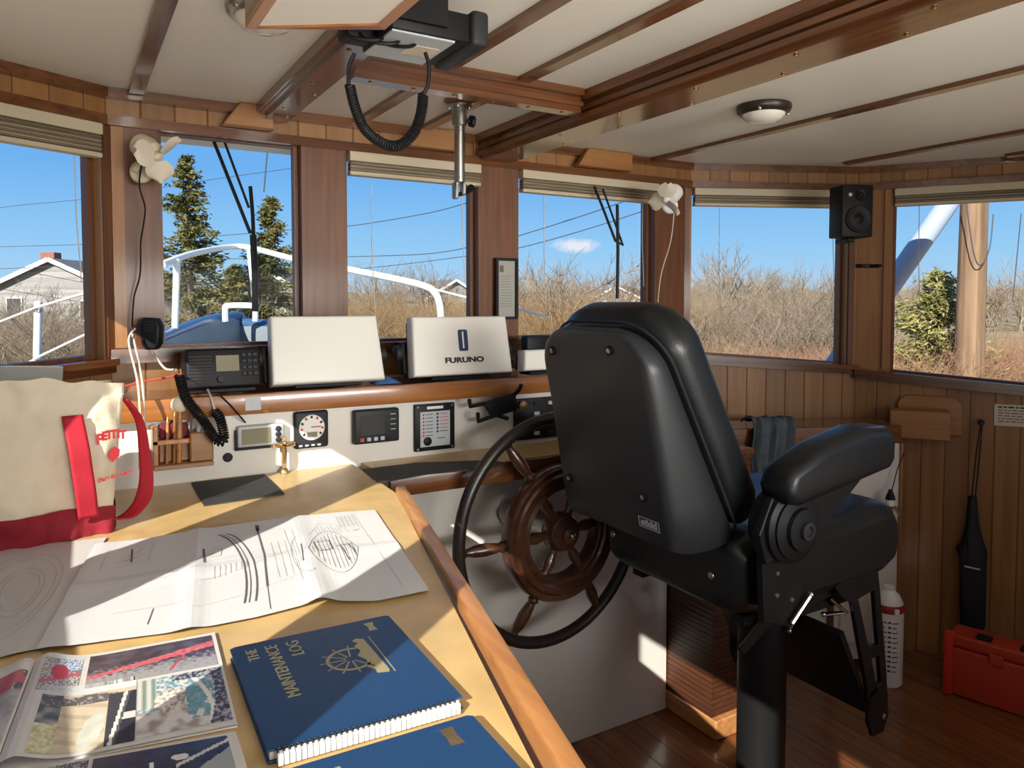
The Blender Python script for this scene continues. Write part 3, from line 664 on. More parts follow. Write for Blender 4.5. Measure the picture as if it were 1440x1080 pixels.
mb = MB(tr(xx, 2.004, zb+.0125)); mb.ball((.004, 0, .145), (.021, .014, .021), 0, None, 14); mb.build('head', M['canvas'], t, True)
t = thing('brush_pad', 'dark red pad with a pale wooden edge, behind the round brush', 'brush', tr(xx-.012, 2.028, zb+.0125))
mb = MB(); mb.rbox((xx-.040, 2.024, zb+.07), (xx+.026, 2.034, zb+.108), .004, 1); mb.build('pad', mat('maroon_pad', (.16, .015, .025), .8), t)
mb = MB(); mb.rbox((xx-.042, 2.022, zb+.0127), (xx+.028, 2.036, zb+.0695), .002, 1); mb.build('block', M['pine_x'], t)
# black chart mats on the tables
def mat_sheet(pts, label, z=DESK+.0008, name='rubber_mat', th=.003):
    w_ = [onz(x, y, z) for x, y in pts]; c = sum(w_, V())/len(w_); n = len(w_); mb = MB(tr(c.x, c.y, z))
    mb.add([(p.x-c.x, p.y-c.y, 0) for p in w_]+[(p.x-c.x, p.y-c.y, th) for p in w_], [list(range(n))[::-1], list(range(n, 2*n))]+[(i, (i+1) % n, n+(i+1) % n, n+i) for i in range(n)])
    return mb.build(name, M['darkmat'], label=label, cat='mat')
mat_sheet([(269, 680), (372, 668), (400, 695), (287, 712)], 'black rubber mat lying below the silver navigation display')
a = onz(510, 661, DESK+.001); b = onz(534, 680, DESK+.001)
mat_sheet([(510, 661), (585, 652), (690, 648), (712, 652), (690, 659), (600, 668), (534, 680)], 'long black rubber mat on the helm counter behind the steering wheel')
# blue gear on the shelf between the covers
p = onf(553, 532, 2.03); mb = MB(tr(p.x, 2.09, 1.2606)); mb.grid(lambda u, v: ((u-.5)*.085, (v-.5)*.06, .016*math.sin(PI*u)**.6*math.sin(PI*v)**.6*(1+.3*math.sin(11*u+5*v))), 14, 10); mb.build('rag', M['bluetape'], None, True, label='crumpled blue rag on the shelf between the two covered displays', cat='rag')
# ------------------------------------------------------------------ ceiling things
YZ = Matrix(((1, 0, 0, 0), (0, 0, 1, 0), (0, 1, 0, 0), (0, 0, 0, 1)))
DOWN = Matrix.Rotation(PI, 4, 'X')
def dome(px, py, r, label, rim, z=ZC):
    p = onz(px, py, z-.02); X = tr(p.x, p.y, z-.001) @ DOWN
    t = thing('dome_light', label, 'lamp', X)
    mb = MB(X); mb.lathe([(r, 0), (r*1.02, .008), (r*.98, .018), (r*.86, .026), (r*.80, .026)], 40); mb.build('rim', M[rim], t, True)
    mb = MB(X); mb.lathe([(r*.80, .02), (r*.78, .030), (r*.62, .043), (r*.35, .051), (.001, .054)], 40); mb.build('lens', M['lens'], t, True)
    for k in range(3):
        a = k*2*PI/3+.5; mb = MB(X); mb.ball((r*.93*math.cos(a), r*.93*math.sin(a), .022), .006, 0, None, 8); mb.build('screw', M['steel'], t, True)
    return t
dome(1074, 158, .078, 'round dome light with dark bronze rim, alone on the bare white ceiling panel', 'darkrim')
dome(372, 22, .073, 'round dome light with bright metal rim, half hidden behind the hanging wood-edged box', 'steel')
# wood edged overhead box
z0 = 1.95; a = onz(345, 41, z0); b = onz(541, 42, z0); back = V((0, -1, 0))
t = thing('overhead_box', 'white panelled overhead box with wooden edges, above the chart table', 'box', tr((a.x+b.x)/2, a.y-.5, z0))
c = b+back*1.3; d_ = a+back*1.42
P = [a, b, c, d_]
mb = MB(); mb.hexa([(p.x, p.y, z0+.012) for p in (d_, c, b, a)]+[(p.x, p.y, ZC-.014) for p in (d_, c, b, a)]); mb.build('carcass', M['mahog_y'], t)
ctr = sum(P, V())/4
mb = MB(); inn_ = [p+(ctr-p)*.0+V((.016 if p in (a, d_) else -.016, -.013 if p in (a, b) else .013, 0)) for p in P]
mb.hexa([(p.x, p.y, z0+.004) for p in inn_[::-1]]+[(p.x, p.y, z0+.0118) for p in inn_[::-1]]); mb.build('bottom_panel', M['ceil'], t)
for k, m in ((0, 'orange_x'), (1, 'rail'), (3, 'rail')):
    p, q = P[k], P[(k+1) % 4]; tt = (q-p).normalized(); nn = V((tt.y, -tt.x, 0)); 
    i, j = inn_[k], inn_[(k+1) % 4]
    mb = MB(); mb.hexa([(p.x, p.y, z0), (q.x, q.y, z0), (j.x, j.y, z0), (i.x, i.y, z0), (p.x, p.y, z0+.0118), (q.x, q.y, z0+.0118), (j.x, j.y, z0+.0118), (i.x, i.y, z0+.0118)]); mb.build('edge_strip', M[m], t)
# radio hung under the beam
p = onz(585, 60, 1.965); s0 = .452; s1 = .640
X = tr(.55, p.y, 1.965)
t = thing('ceiling_radio', 'black two-way radio bolted under the ceiling beam, its coiled cord hanging in a loop', 'radio', tr(.55, p.y, 2.03))
y0, y1 = p.y-.075, p.y+.075
mb = MB(); mb.rbox((s0+.02, y0, 1.955), (s1-.022, y1, 2.005), .005, 2); mb.build('case', M['blk'], t, True)
mb = MB(); mb.rbox((s1-.022, y0-.008, 1.950), (s1+.012, y1+.008, 2.012), .008, 3); mb.build('front_bezel', M['blk2'], t, True)
mb = MB(); mb.box((s0+.022, y0+.005, 1.9515), (s1-.05, y1-.005, 1.9548)); mb.build('bottom_plate', M['silver'], t)
mb = MB(); mb.box((s0+.075, y0+.05, 1.9505), (s0+.13, y1-.05, 1.9513)); mb.build('label_sticker', M['paperlabel'], t, label='pale label sticker')
mb = MB(); mb.box((s0+.03, p.y-.085, 1.97), (s1-.07, p.y-.0765, 2.03)); mb.box((s0+.03, p.y+.0765, 1.97), (s1-.07, p.y+.085, 2.03)); mb.box((s0+.03, p.y-.085, 2.03), (s1-.07, p.y+.085, 2.036)); mb.build('bracket', M['blk'], t)
mb = MB(); mb.rbox((s0-.035, p.y+.0, 1.955), (s0+.018, p.y+.05, 1.99), .008, 2); mb.build('plug', M['blk'], t, True)
for dx in (0, .03, .06):
    mb = MB(); mb.tube(cat_rom([(s0-.03+dx*.4, p.y+.02, 1.985), (s0-.03+dx, p.y-.01, 1.95), (s0+.01+dx, p.y-.03, 1.945), (s0+.03+dx, p.y-.02, 1.963)], 6), .0035, 6); mb.build('lead', M['blk'], t, True)
dep = .512*s0+.859*p.y
q = [atd(499, 75, dep), atd(491, 92, dep), atd(490, 120, dep)]
mb = MB(); mb.tube(cat_rom(q, 8), .0035, 6); mb.build('cord_end', M['blk'], t, True)
path = cat_rom([atd(492, 120, dep), atd(499, 150, dep), atd(512, 180, dep), atd(535, 200, dep), atd(560, 205, dep), atd(581, 188, dep), atd(592, 160, dep), atd(595, 133, dep)], 10)
mb = MB(); mb.tube(coil(path, .0075, 58, 8), .0026, 5); mb.build('coiled_cord', M['blk'], t, True)
mb = MB(); mb.tube(cat_rom([atd(595, 133, dep), atd(602, 118, dep), atd(603, 92, dep), atd(598, 74, dep)], 8), .0035, 6); mb.build('cord_end', M['blk'], t, True)
# hanging post mount
p = onz(646, 143, ZC-.004); dep = p.dot(hd)
t = thing('hanging_post', 'steel tube mount hanging from the ceiling on a round wooden flange', 'mount', tr(p.x, p.y, ZC-.001))
X = tr(p.x, p.y, ZC-.0005) @ DOWN
mb = MB(X); mb.lathe([(.047, 0), (.047, .012), (.040, .016)], 12); mb.build('wooden_flange', M['mahog_x'], t)
mb = MB(X); mb.lathe([(.036, .0162), (.036, .020), (.022, .024), (.022, .072), (.016, .074)], 20); 
for k in range(4): mb.ball((.029*math.cos(k*PI/2+.6), .029*math.sin(k*PI/2+.6), .021), .004, 0, None, 8)
mb.build('collar', M['steel'], t, True)
mb = MB(X); mb.lathe([(.0155, .074), (.0155, .235)], 18); mb.build('tube', M['steel'], t, True)
mb = MB(X @ frame((.022, 0, .055), (0, 1, 0), z=(1, 0, 0))); mb.lathe([(.005, 0), (.005, .012), (.017, .013), (.018, .024), (.012, .026)], 8); mb.build('thumb_knob', M['blk'], t)
mb = MB(X); mb.rbox((-.02, -.012, .235), (-.008, .012, .285), .003, 1); mb.rbox((.004, -.012, .235), (.016, .012, .272), .003, 1); mb.build('clamp_fork', M['steel'], t, True)
mb = MB(X); mb.tube([(-.014, 0, .275), (.012, 0, .266), (.05, -.02, .245)], [.005, .007, .012], 10); mb.build('clamp_lever', M['blk'], t, True)
# fans
def fan(px, py, depth, label, wcol, blade_px, body_px, cordpts, flip=1):
    p = atd(px, py, depth); t = thing('cabin_fan', label, 'fan', frame(p, RT, y=(0, 0, 1)))
    X = wm(t)
    mb = MB(X); mb.lathe([(.030, -.016), (.030, -.006), (.024, -.001)], 20); mb.build('wall_base', M[wcol], t, True)
    e = X.inverted() @ atd(*body_px, depth-.045)
    mb = MB(X); mb.tube([(0, 0, 0), (0, .004, .02), tuple(e*.7+V((0, -.01, 0)))], [.010, .009, .009], 10); mb.build('bracket_arm', M[wcol], t, True)
    bx = X.inverted() @ atd(*blade_px, depth-.085)
    ax = (bx-e).normalized()
    F_ = frame(e-ax*.012, ax.orthogonal(), z=ax)
    mb = MB(X @ F_); mb.lathe([(.012, -.035), (.030, -.028), (.034, .0), (.030, .03), (.020, .036), (.006, .037)], 18); mb.build('motor', M[wcol], t, True)
    for k in range(3):
        a = k*2*PI/3+.9*flip
        G = X @ F_ @ tr(0, 0, .048) @ Matrix.Rotation(a, 4, 'Z') @ Matrix.Rotation(.55, 4, 'X')
        mb = MB(G)
        def bf(u, v, G=G):
            r = .012+.062*u; w = (.020+.050*math.sin(PI*min(1, u*.80+.12)))*(1-.75*max(0, u-.82)/.18*.6)
            return (r, (v-.5)*w, .010*math.sin(PI*v)*(.3+u))
        mb.grid(bf, 10, 8); mb.build('blade', M['creamblade'], t, True)
    mb = MB(X @ F_ @ tr(0, 0, .038)); mb.lathe([(.012, 0), (.012, .016), (.004, .022)], 14); mb.build('hub', M[wcol], t, True)
    if cordpts:
        mb = MB(); mb.tube(cat_rom([atd(x, y, d) for x, y, d in cordpts], 8), .0022, 6); mb.build('cord', M['blk'] if flip == 1 else M['cord'], t, True)
    return t
fan(196, 241, 2.035, 'cream cabin fan with a dark cord, mounted high above the fist microphone', 'cream', (246, 236), (210, 212), [(199, 232, 2.0), (196, 262, 2.02), (204, 295, 2.03), (198, 340, 2.035), (197, 385, 2.04), (188, 420, 2.045), (186, 460, 2.03)])
fan(943, 289, 2.86, 'pale cabin fan with a light cord, mounted between the cloud window and the bare-tree window', 'outwhite', (930, 286), (943, 275), [(948, 300, 2.86), (943, 340, 2.88), (930, 385, 2.88), (925, 425, 2.89)], -1)
# loudspeaker on the corner post
a = onv(1186, 300, FB, FC, .13); X = frame(atd(1207, 295, 2.92), RT*.98+V((0, 0, 0))+hd*.10, z=(0, 0, 1))
t = thing('loudspeaker', 'small black two-way loudspeaker mounted on the wooden corner post', 'speaker', X)
mb = MB(X); mb.rbox((-.066, 0, -.105), (.062, .10, .098), .006, 2); mb.build('cabinet', M['blk'], t, True)
Xf = X @ frame((0, -.0004, 0), (1, 0, 0), y=(0, 0, 1))
mb = MB(Xf @ tr(-.002, -.036, 0)); mb.lathe([(.052, 0), (.050, .006), (.044, .005), (.030, -.004+.006), (.018, .004), (.010, .009), (.001, .011)], 30); mb.build('woofer', M['blk'], t, True)
mb = MB(Xf @ tr(.008, .058, 0)); mb.lathe([(.022, 0), (.020, .005), (.012, .003), (.009, .007), (.001, .010)], 24); mb.build('tweeter', M['blk'], t, True)
mb = MB(Xf @ tr(-.035, .058, 0)); mb.lathe([(.008, 0), (.007, .004), (.002, .005)], 14); mb.build('badge_light', M['silver'], t, True)
mb = MB(X); mb.rbox((-.016, .045, -.122), (.016, .14, -.1055), .003, 1); mb.rbox((-.03, .1005, -.08), (.03, .14, .05), .003, 1); mb.build('bracket', M['blk'], t)
# small black clip under the speaker
c = atd(1220, 374, 3.04); X = frame(c, RT, z=(0, 0, 1))
t = thing('wall_clip', 'small black spring clip screwed to the post below the loudspeaker', 'clip', X)
mb = MB(X); mb.rbox((-.048, .0, -.008), (.048, .006, .008), .002, 1); mb.build('plate', M['blk'], t)
for s in (-1, 1):
    mb = MB(X); mb.tube([(s*.012, -.001, 0), (s*.030, -.014, 0), (s*.042, -.026, 0), (s*.036, -.034, 0)], .006, 8); mb.build('jaw', M['blk'], t, True)
# framed certificate on the post
a = onf(696, 406, 2.335); b = onf(727, 406, 2.335); z1 = onf(711, 363, 2.335).z; z0_ = onf(711, 449, 2.335).z
X = frame(((a.x+b.x)/2, 2.3365, (z0_+z1)/2), (1, 0, 0), y=(0, 0, 1)); w = b.x-a.x; h = z1-z0_
t = thing('framed_certificate', 'narrow framed notice on the dark mahogany post between two windows', 'picture', X)
mb = MB(X)
mb.box((-w/2, -h/2, 0), (-w/2+.010, h/2, .012)); mb.box((w/2-.010, -h/2, 0), (w/2, h/2, .012)); mb.box((-w/2+.010, -h/2, 0), (w/2-.010, -h/2+.010, .012)); mb.box((-w/2+.010, h/2-.010, 0), (w/2-.010, h/2, .012)); mb.build('frame', M['blk'], t)
mb = MB(X); mb.quad([(-w/2+.010, -h/2+.010, .003), (w/2-.010, -h/2+.010, .003), (w/2-.010, h/2-.010, .003), (-w/2+.010, h/2-.010, .003)], col=(.33, .33, .29))
rng = random.Random(4)
mb.box((-w*.30, h*.27, .0031), (-w*.12, h*.38, .0034)); mb.c[-6:] = [(.12, .09, .07)]*6
for k in range(12):
    y = h*(.2-.045*k); mb.quad([(-w*.3, y, .0032), (w*(.1+.2*rng.random()), y, .0032), (w*.28, y+h*.012, .0032), (-w*.3, y+h*.012, .0032)], col=(.2, .2, .18))
mb.build('sheet', M['paper'], t)
# ------------------------------------------------------------------ paper on the chart table
def bil(pts, z):
    W = [onz(x, y, z) for x, y in pts]
    return lambda u, v: W[0]*(1-u)*(1-v)+W[1]*u*(1-v)+W[2]*u*v+W[3]*(1-u)*v
def nz(x, y, s=0): return mnoise.noise(V((x, y, s)))
# second sheet, lying under the plan
ZD = DESK+.0012
under = bil([(-60, 775), (150, 757), (60, 912), (-90, 950)], ZD)
fu = lambda u, v: under(u, v)+V((0, 0, .0015+.0015*math.sin(7*u+3*v)))
mb = MB(tr(*under(.5, .5)[:2], ZD)); I = mb.M.inverted()
mb.grid(lambda u, v: I @ fu(u, v), 16, 12, colfn=lambda u, v: (.56, .55, .53))
fi = lambda u, v: I @ fu(u, v)
for rr in (.16, .20, .29, .34): mb.ribbon(fi, [(.52+rr*.9*math.cos(a/20*2*PI), .5+rr*1.1*math.sin(a/20*2*PI)) for a in range(21)], .0009, (.35, .34, .33))
for k in range(9): mb.ribbon(fi, [(.36+.012*k, .38+.03*k), (.66-.01*k, .36+.032*k)], .0008, (.4, .39, .38))
mb.build('line_drawing', M['paper'], label='plan sheet with an oval line drawing, partly under the large unfolded boat plan', cat='drawing')
# the big boat plan, unfolded
top = [(133, 768), (205, 757), (275, 746), (340, 736), (410, 727), (470, 721), (527, 717)]
bot = [(50, 917), (150, 901), (262, 887), (360, 868), (443, 847), (530, 845), (604, 830)]
TW = [onz(x, y, ZD+.004) for x, y in top]; BW = [onz(x, y, ZD+.004) for x, y in bot]
def poly(W, u):
    k = min(len(W)-2, int(u*(len(W)-1))); t_ = u*(len(W)-1)-k; return W[k]*(1-t_)+W[k+1]*t_
def plan(u, v):
    p = poly(TW, u)*(1-v)+poly(BW, u)*v
    fold = lambda c, w: math.exp(-((u-c)/w)**2)
    z = .004*fold(.34, .03)+.007*fold(.685, .035)*(.35+.65*v)+.004*fold(.02, .05)+.0025*math.exp(-((v-.52)/.05)**2)+.0012*nz(u*6, v*5)
    return V((p.x, p.y, ZD+.0042+max(0, z)))
mb = MB(tr(*plan(.5, .5)[:2], ZD)); I = mb.M.inverted(); fp = lambda u, v: I @ plan(u, v)
mb.grid(fp, 64, 20, colfn=lambda u, v: (.63-.03*(abs(u-.34) < .006 or abs(u-.685) < .006), .635-.03*(abs(u-.34) < .006 or abs(u-.685) < .006), .64))
ink = (.10, .10, .11); lt = (.32, .32, .32)
def L_(pts, w=.0010, c=ink, n=8):
    q = []
    for a, b in zip(pts, pts[1:]):
        q += [(a[0]+(b[0]-a[0])*k/n, a[1]+(b[1]-a[1])*k/n) for k in range(n)]
    mb.ribbon(fp, q+[pts[-1]], w, c)
# small sketch on the first panel
L_([(.06, .12), (.20, .08), (.20, .30), (.06, .36), (.06, .12)], .0007, lt); L_([(.11, .24), (.15, .20), (.17, .14)], .0009); L_([(.135, .13), (.150, .30)], .0035)
for k in range(5): L_([(.08+.012*k, .30-.01*k), (.15+.01*k, .27-.012*k)], .0006, lt)
# profile with the tall keel-like arcs on the second panel
arc = lambda cx, cy, r0, r1, a0, a1, n=14: [(cx+r0*math.cos(math.radians(a0+(a1-a0)*k/n)), cy+r1*math.sin(math.radians(a0+(a1-a0)*k/n))) for k in range(n+1)]
for dx, w in ((0, .0032), (.012, .0016), (.030, .0030)): L_(arc(.385+dx, .62, .105, .52, -75, 30), w, ink, 2)
L_([(.545, .10), (.553, .45), (.545, .78)], .0035); L_([(.546, .06), (.548, .14)], .007); L_([(.545, .78), (.542, .97)], .0014)
L_([(.28, .50), (.34, .42), (.37, .36), (.40, .34)], .0012); L_([(.365, .28), (.37, .44)], .004); L_([(.395, .28), (.425, .30), (.42, .38), (.39, .38)], .0010)
for k in range(7): L_([(.40+.016*k, .50), (.40+.016*k, .62-.01*k)], .0009, lt)
L_([(.36, .62), (.50, .56), (.62, .46)], .0008, lt); L_([(.34, .85), (.50, .80), (.66, .72)], .0006, lt)
for k in range(4): L_([(.58+.022*k, .32), (.585+.022*k, .72)], .0006, lt)
L_([(.63, .18), (.65, .80)], .0010, lt); L_([(.655, .2), (.66, .62)], .0007, lt)
# deck plan on the third panel
for k in range(11):
    x = .705+.0135*k; hh = .20*math.sin(PI*(k+.8)/12.5)
    L_([(x, .50-hh), (x, .50+hh)], .0008, ink if k % 3 else lt)
L_([(.69+.165*k/16, .50-.24*math.sin(PI*k/16)**.8) for k in range(17)], .0009, ink, 2); L_([(.69+.165*k/16, .50+.24*math.sin(PI*k/16)**.8) for k in range(17)], .0009, ink, 2)
for y in (.36, .44, .52, .60): L_([(.715, y), (.845, y-.01)], .0007, lt)
L_([(.715, .40), (.77, .38), (.77, .50), (.72, .52), (.715, .40)], .0022); L_([(.785, .46), (.835, .44)], .0026); L_([(.80, .46), (.81, .62)], .0022); L_([(.83, .44), (.84, .58)], .0020)
L_(arc(.675, .52, .04, .22, 60, 250), .0010, lt, 2); L_([(.672, .42), (.665, .62)], .0022)
for k in range(8): L_([(.735+.012*k, .22-.02*(k % 3)), (.742+.012*k, .30)], .0007, lt)
L_([(.70, .32), (.76, .14), (.84, .20), (.85, .30)], .0007, lt); 
# title block
for k in range(7): L_([(.83, .08+.022*k), (.90, .07+.022*k)], .0008, ink if k % 2 else lt)
for k in range(5): L_([(.83+.0165*k, .07), (.832+.0165*k, .23)], .0008, lt)
L_([(.87, .28), (.895, .27)], .004, lt); L_([(.905, .04), (.93, .93)], .0008, lt); L_([(.07, .48), (.3, .44), (.62, .38), (.96, .36)], .0006, (.45, .45, .45))
L_([(.10, .60), (.30, .52)], .0006, lt); L_([(.15, .80), (.33, .78)], .0006, lt); L_([(.25, .80), (.245, .92)], .0016)
mb.build('boat_plan', M['paper'], None, False, label='large unfolded boat plan with dark curved lines, spread across the chart table', cat='drawing')
# photo album pages
def photo_cols(kind, u, v):
    n1 = nz(u*9, v*9, kind*7.3); n2 = nz(u*26, v*26, kind*3.1)
    mixc = lambda a, b, t: tuple(a[i]+(b[i]-a[i])*max(0, min(1, t)) for i in range(3))
    if kind == 1:    # red outrigger on dark water
        sea = mixc((.055, .04, .06), (.33, .32, .33), (v-.50)*3.4+n2*1.2) if v > .45 else mixc((.05, .035, .045), (.10, .085, .11), .5+n1)
        yl = .70-.42*u
        if abs(v-yl) < .045+.045*u: return mixc((.48, .055, .075), (.62, .20, .22), .5+n2)
        if (u-.72)**2*6+(v-.40)**2*2.2 < .022: return mixc((.42, .05, .07), (.65, .22, .22), .5+n2*1.5)
        if abs((u-.64)-(.86-v)*.30) < .012 and .5 < v < .92: return (.45, .06, .09)
        return sea
    if kind == 2:    # red and blue crowd
        if (u-.45)**2+(v-.42)**2 < .05: return (.55, .05, .05)
        if v < .35 and u > .4: return mixc((.10, .2, .4), (.7, .75, .8), .5+n2*2)
        if abs(v-.78+.35*u) < .06: return (.5, .12, .14)
        return mixc((.12, .12, .12), (.62, .6, .57), .5+n2*1.4)
    if kind == 3:    # pale hull and dark window frame
        if v < .16: return mixc((.55, .58, .58), (.75, .76, .74), u)
        if .70 < u and v > .24:
            q = (u-.70)-(.9-v)*.18
            if q < .05: return (.05, .05, .06)
            if q < .09: return (.7, .7, .66)
            if q < .12: return (.10, .1, .11)
            return (.03, .03, .045) if abs(v-.62) > .05 else (.62, .62, .58)
        if (u-.50-.25*(1-v))**2*7+(v-.74)**2*1.2 < .09+.03*n1: return mixc((.52, .54, .46), (.64, .65, .56), .5+n1)
        if v < .34 and abs(u-.45) < .42 and v > .18+abs(u-.5)*.15: return (.12, .11, .11) if n2 < .25 else (.35, .33, .3)
        if u < .22: return mixc((.08, .08, .09), (.5, .47, .38), .2+(v-.5)*1.5+n1) if v < .6 else mixc((.45, .42, .15), (.72, .68, .5), .5+n2)
        st = math.sin((v*1.0-u*.25)*34); return mixc((.66, .56, .40), (.42, .36, .26), .2+.5*(st > .55)+n1*.4)
    if kind == 4:    # crowded deck from above
        if u > .80-.25*(v-.3)**2+.08 or (v < .12 and u > .4): return mixc((.04, .04, .06), (.4, .4, .44), .25+n2*2.0)
        if abs(u-(.66+.22*math.sin(v*2.2)-.06)) < .028: return (.78, .77, .72)
        if .55 < u < .82 and .25 < v < .85 and n1 > -.25: return mixc((.12, .28, .34), (.22, .40, .45), .5+n2)
        if (u-.42)**2+(v-.48)**2 < .055: return mixc((.72, .68, .62), (.30, .26, .24), .25+n2*2.2)
        if u < .22 and v < .55: return mixc((.2, .26, .22), (.6, .6, .55), .5+math.sin(u*60)*.6)
        if v > .60: return mixc((.66, .66, .64), (.35, .28, .26), .2+n1*1.6)
        return mixc((.14, .30, .34), (.62, .62, .6), .4+n2*1.8)
    if kind == 5:    # grey hull with red boats (left page)
        if v < .10: return (.70, .68, .64)
        if v < .34: return (.50, .10, .12) if n1 > -.08 and u > .15 else (.10, .09, .10) if n2 > 0 else (.55, .55, .53)
        return mixc((.22, .22, .215), (.44, .44, .42), .5+n1*.5+n2*.4)
    if kind == 6:    # dark blue rigging
        if abs(u-.42) < .012 and v > .3: return (.7, .7, .7)
        if u > .70 and v > .25+(1-u)*1.2: return (.30, .33, .33)
        if abs(v-(.95-.85*u)) < .03 and u > .6: return (.6, .6, .58)
        if v > .62 and u < .4: return mixc((.1, .1, .13), (.6, .6, .6), .4+n2*2)
        if (u-.63)**2+(v-.28)**2 < .004: return (.7, .7, .66)
        return mixc((.018, .022, .05), (.04, .045, .09), .5+n1)
    return (.8, .8, .8)
def page(fn, name, mats, photos, base_col, parent, org):
    mb = MB(tr(*org)); I = mb.M.inverted()
    mb.grid(lambda u, v: I @ fn(u, v), 30, 16, colfn=lambda u, v: base_col)
    for kind, (u0, u1, v0, v1), nu, nv in photos:
        mb.grid(lambda u, v: I @ (fn(u0+(u1-u0)*u, v0+(v1-v0)*v)+V((0, 0, .0006))), nu, nv, colfn=lambda u, v: photo_cols(kind, u, v))
    return mb.build(name, mats, parent)
rp = bil([(52, 937), (302, 891), (334, 1021), (-4, 1089)], DESK+.002)
fr_ = lambda u, v: rp(u, v)+V((0, 0, .002+.016*math.exp(-(u/.16)**2)*(1-math.exp(-(u/.04)**2)*.5)))
lp = bil([(-190, 975), (50, 937.5), (-6, 1089.5), (-300, 1130)], DESK+.002)
fl_ = lambda u, v: lp(u, v)+V((0, 0, .002+.014*math.exp(-((1-u)/.16)**2)*(1-math.exp(-((1-u)/.04)**2)*.5)))
org = (rp(.2, .5).x, rp(.2, .5).y, DESK+.0013)
t = thing('photo_album', 'open photo album with colour snapshots of boats, beside the blue logbook', 'album', tr(*org))
page(fr_, 'right_page', M['gloss'], [(1, (.285, .975, .035, .40), 90, 44), (2, (.06, .25, .06, .42), 34, 34), (3, (.10, .545, .36, .97), 64, 60), (4, (.55, .985, .43, .955), 64, 56)], (.62, .61, .58), t, org)
page(fl_, 'left_page', M['gloss'], [(5, (.30, .985, .05, .97), 60, 60)], (.62, .61, .58), t, org)
mb = MB(tr(*org)); I = mb.M.inverted()
q = [rp(0, 0), rp(1, 0), rp(1, 1), rp(0, 1)]; mb.add([I @ V((p.x, p.y, DESK+.0006)) for p in q]+[I @ V((p.x, p.y, DESK+.0022)) for p in q], [(3, 2, 1, 0), (4, 5, 6, 7), (0, 1, 5, 4), (1, 2, 6, 5), (2, 3, 7, 6), (3, 0, 4, 7)]); mb.build('page_block', M['outwhite'], t)
# loose photo sheet in front of it
sp = bil([(40, 1083), (331, 1031), (358, 1120), (0, 1190)], DESK+.002)
fs = lambda u, v: sp(u, v)+V((0, 0, .002+.003*math.sin(PI*v)))
org = (sp(.5, .5).x, sp(.5, .5).y, DESK+.0006)
mb = MB(tr(*org)); I = mb.M.inverted(); mb.grid(lambda u, v: I @ fs(u, v), 20, 12, colfn=lambda u, v: (.62, .61, .58)); mb.grid(lambda u, v: I @ (fs(.30+.65*u, .06+.86*v)+V((0, 0, .0006))), 64, 44, colfn=lambda u, v: photo_cols(6, u, v)); mb.grid(lambda u, v: I @ (fs(.03+.25*u, .06+.86*v)+V((0, 0, .0006))), 30, 44, colfn=lambda u, v: photo_cols(4, u, v))
mb.build('photo_sheet', M['gloss'], None, label='loose white-bordered sheet with a dark blue snapshot, below the open album', cat='photo')
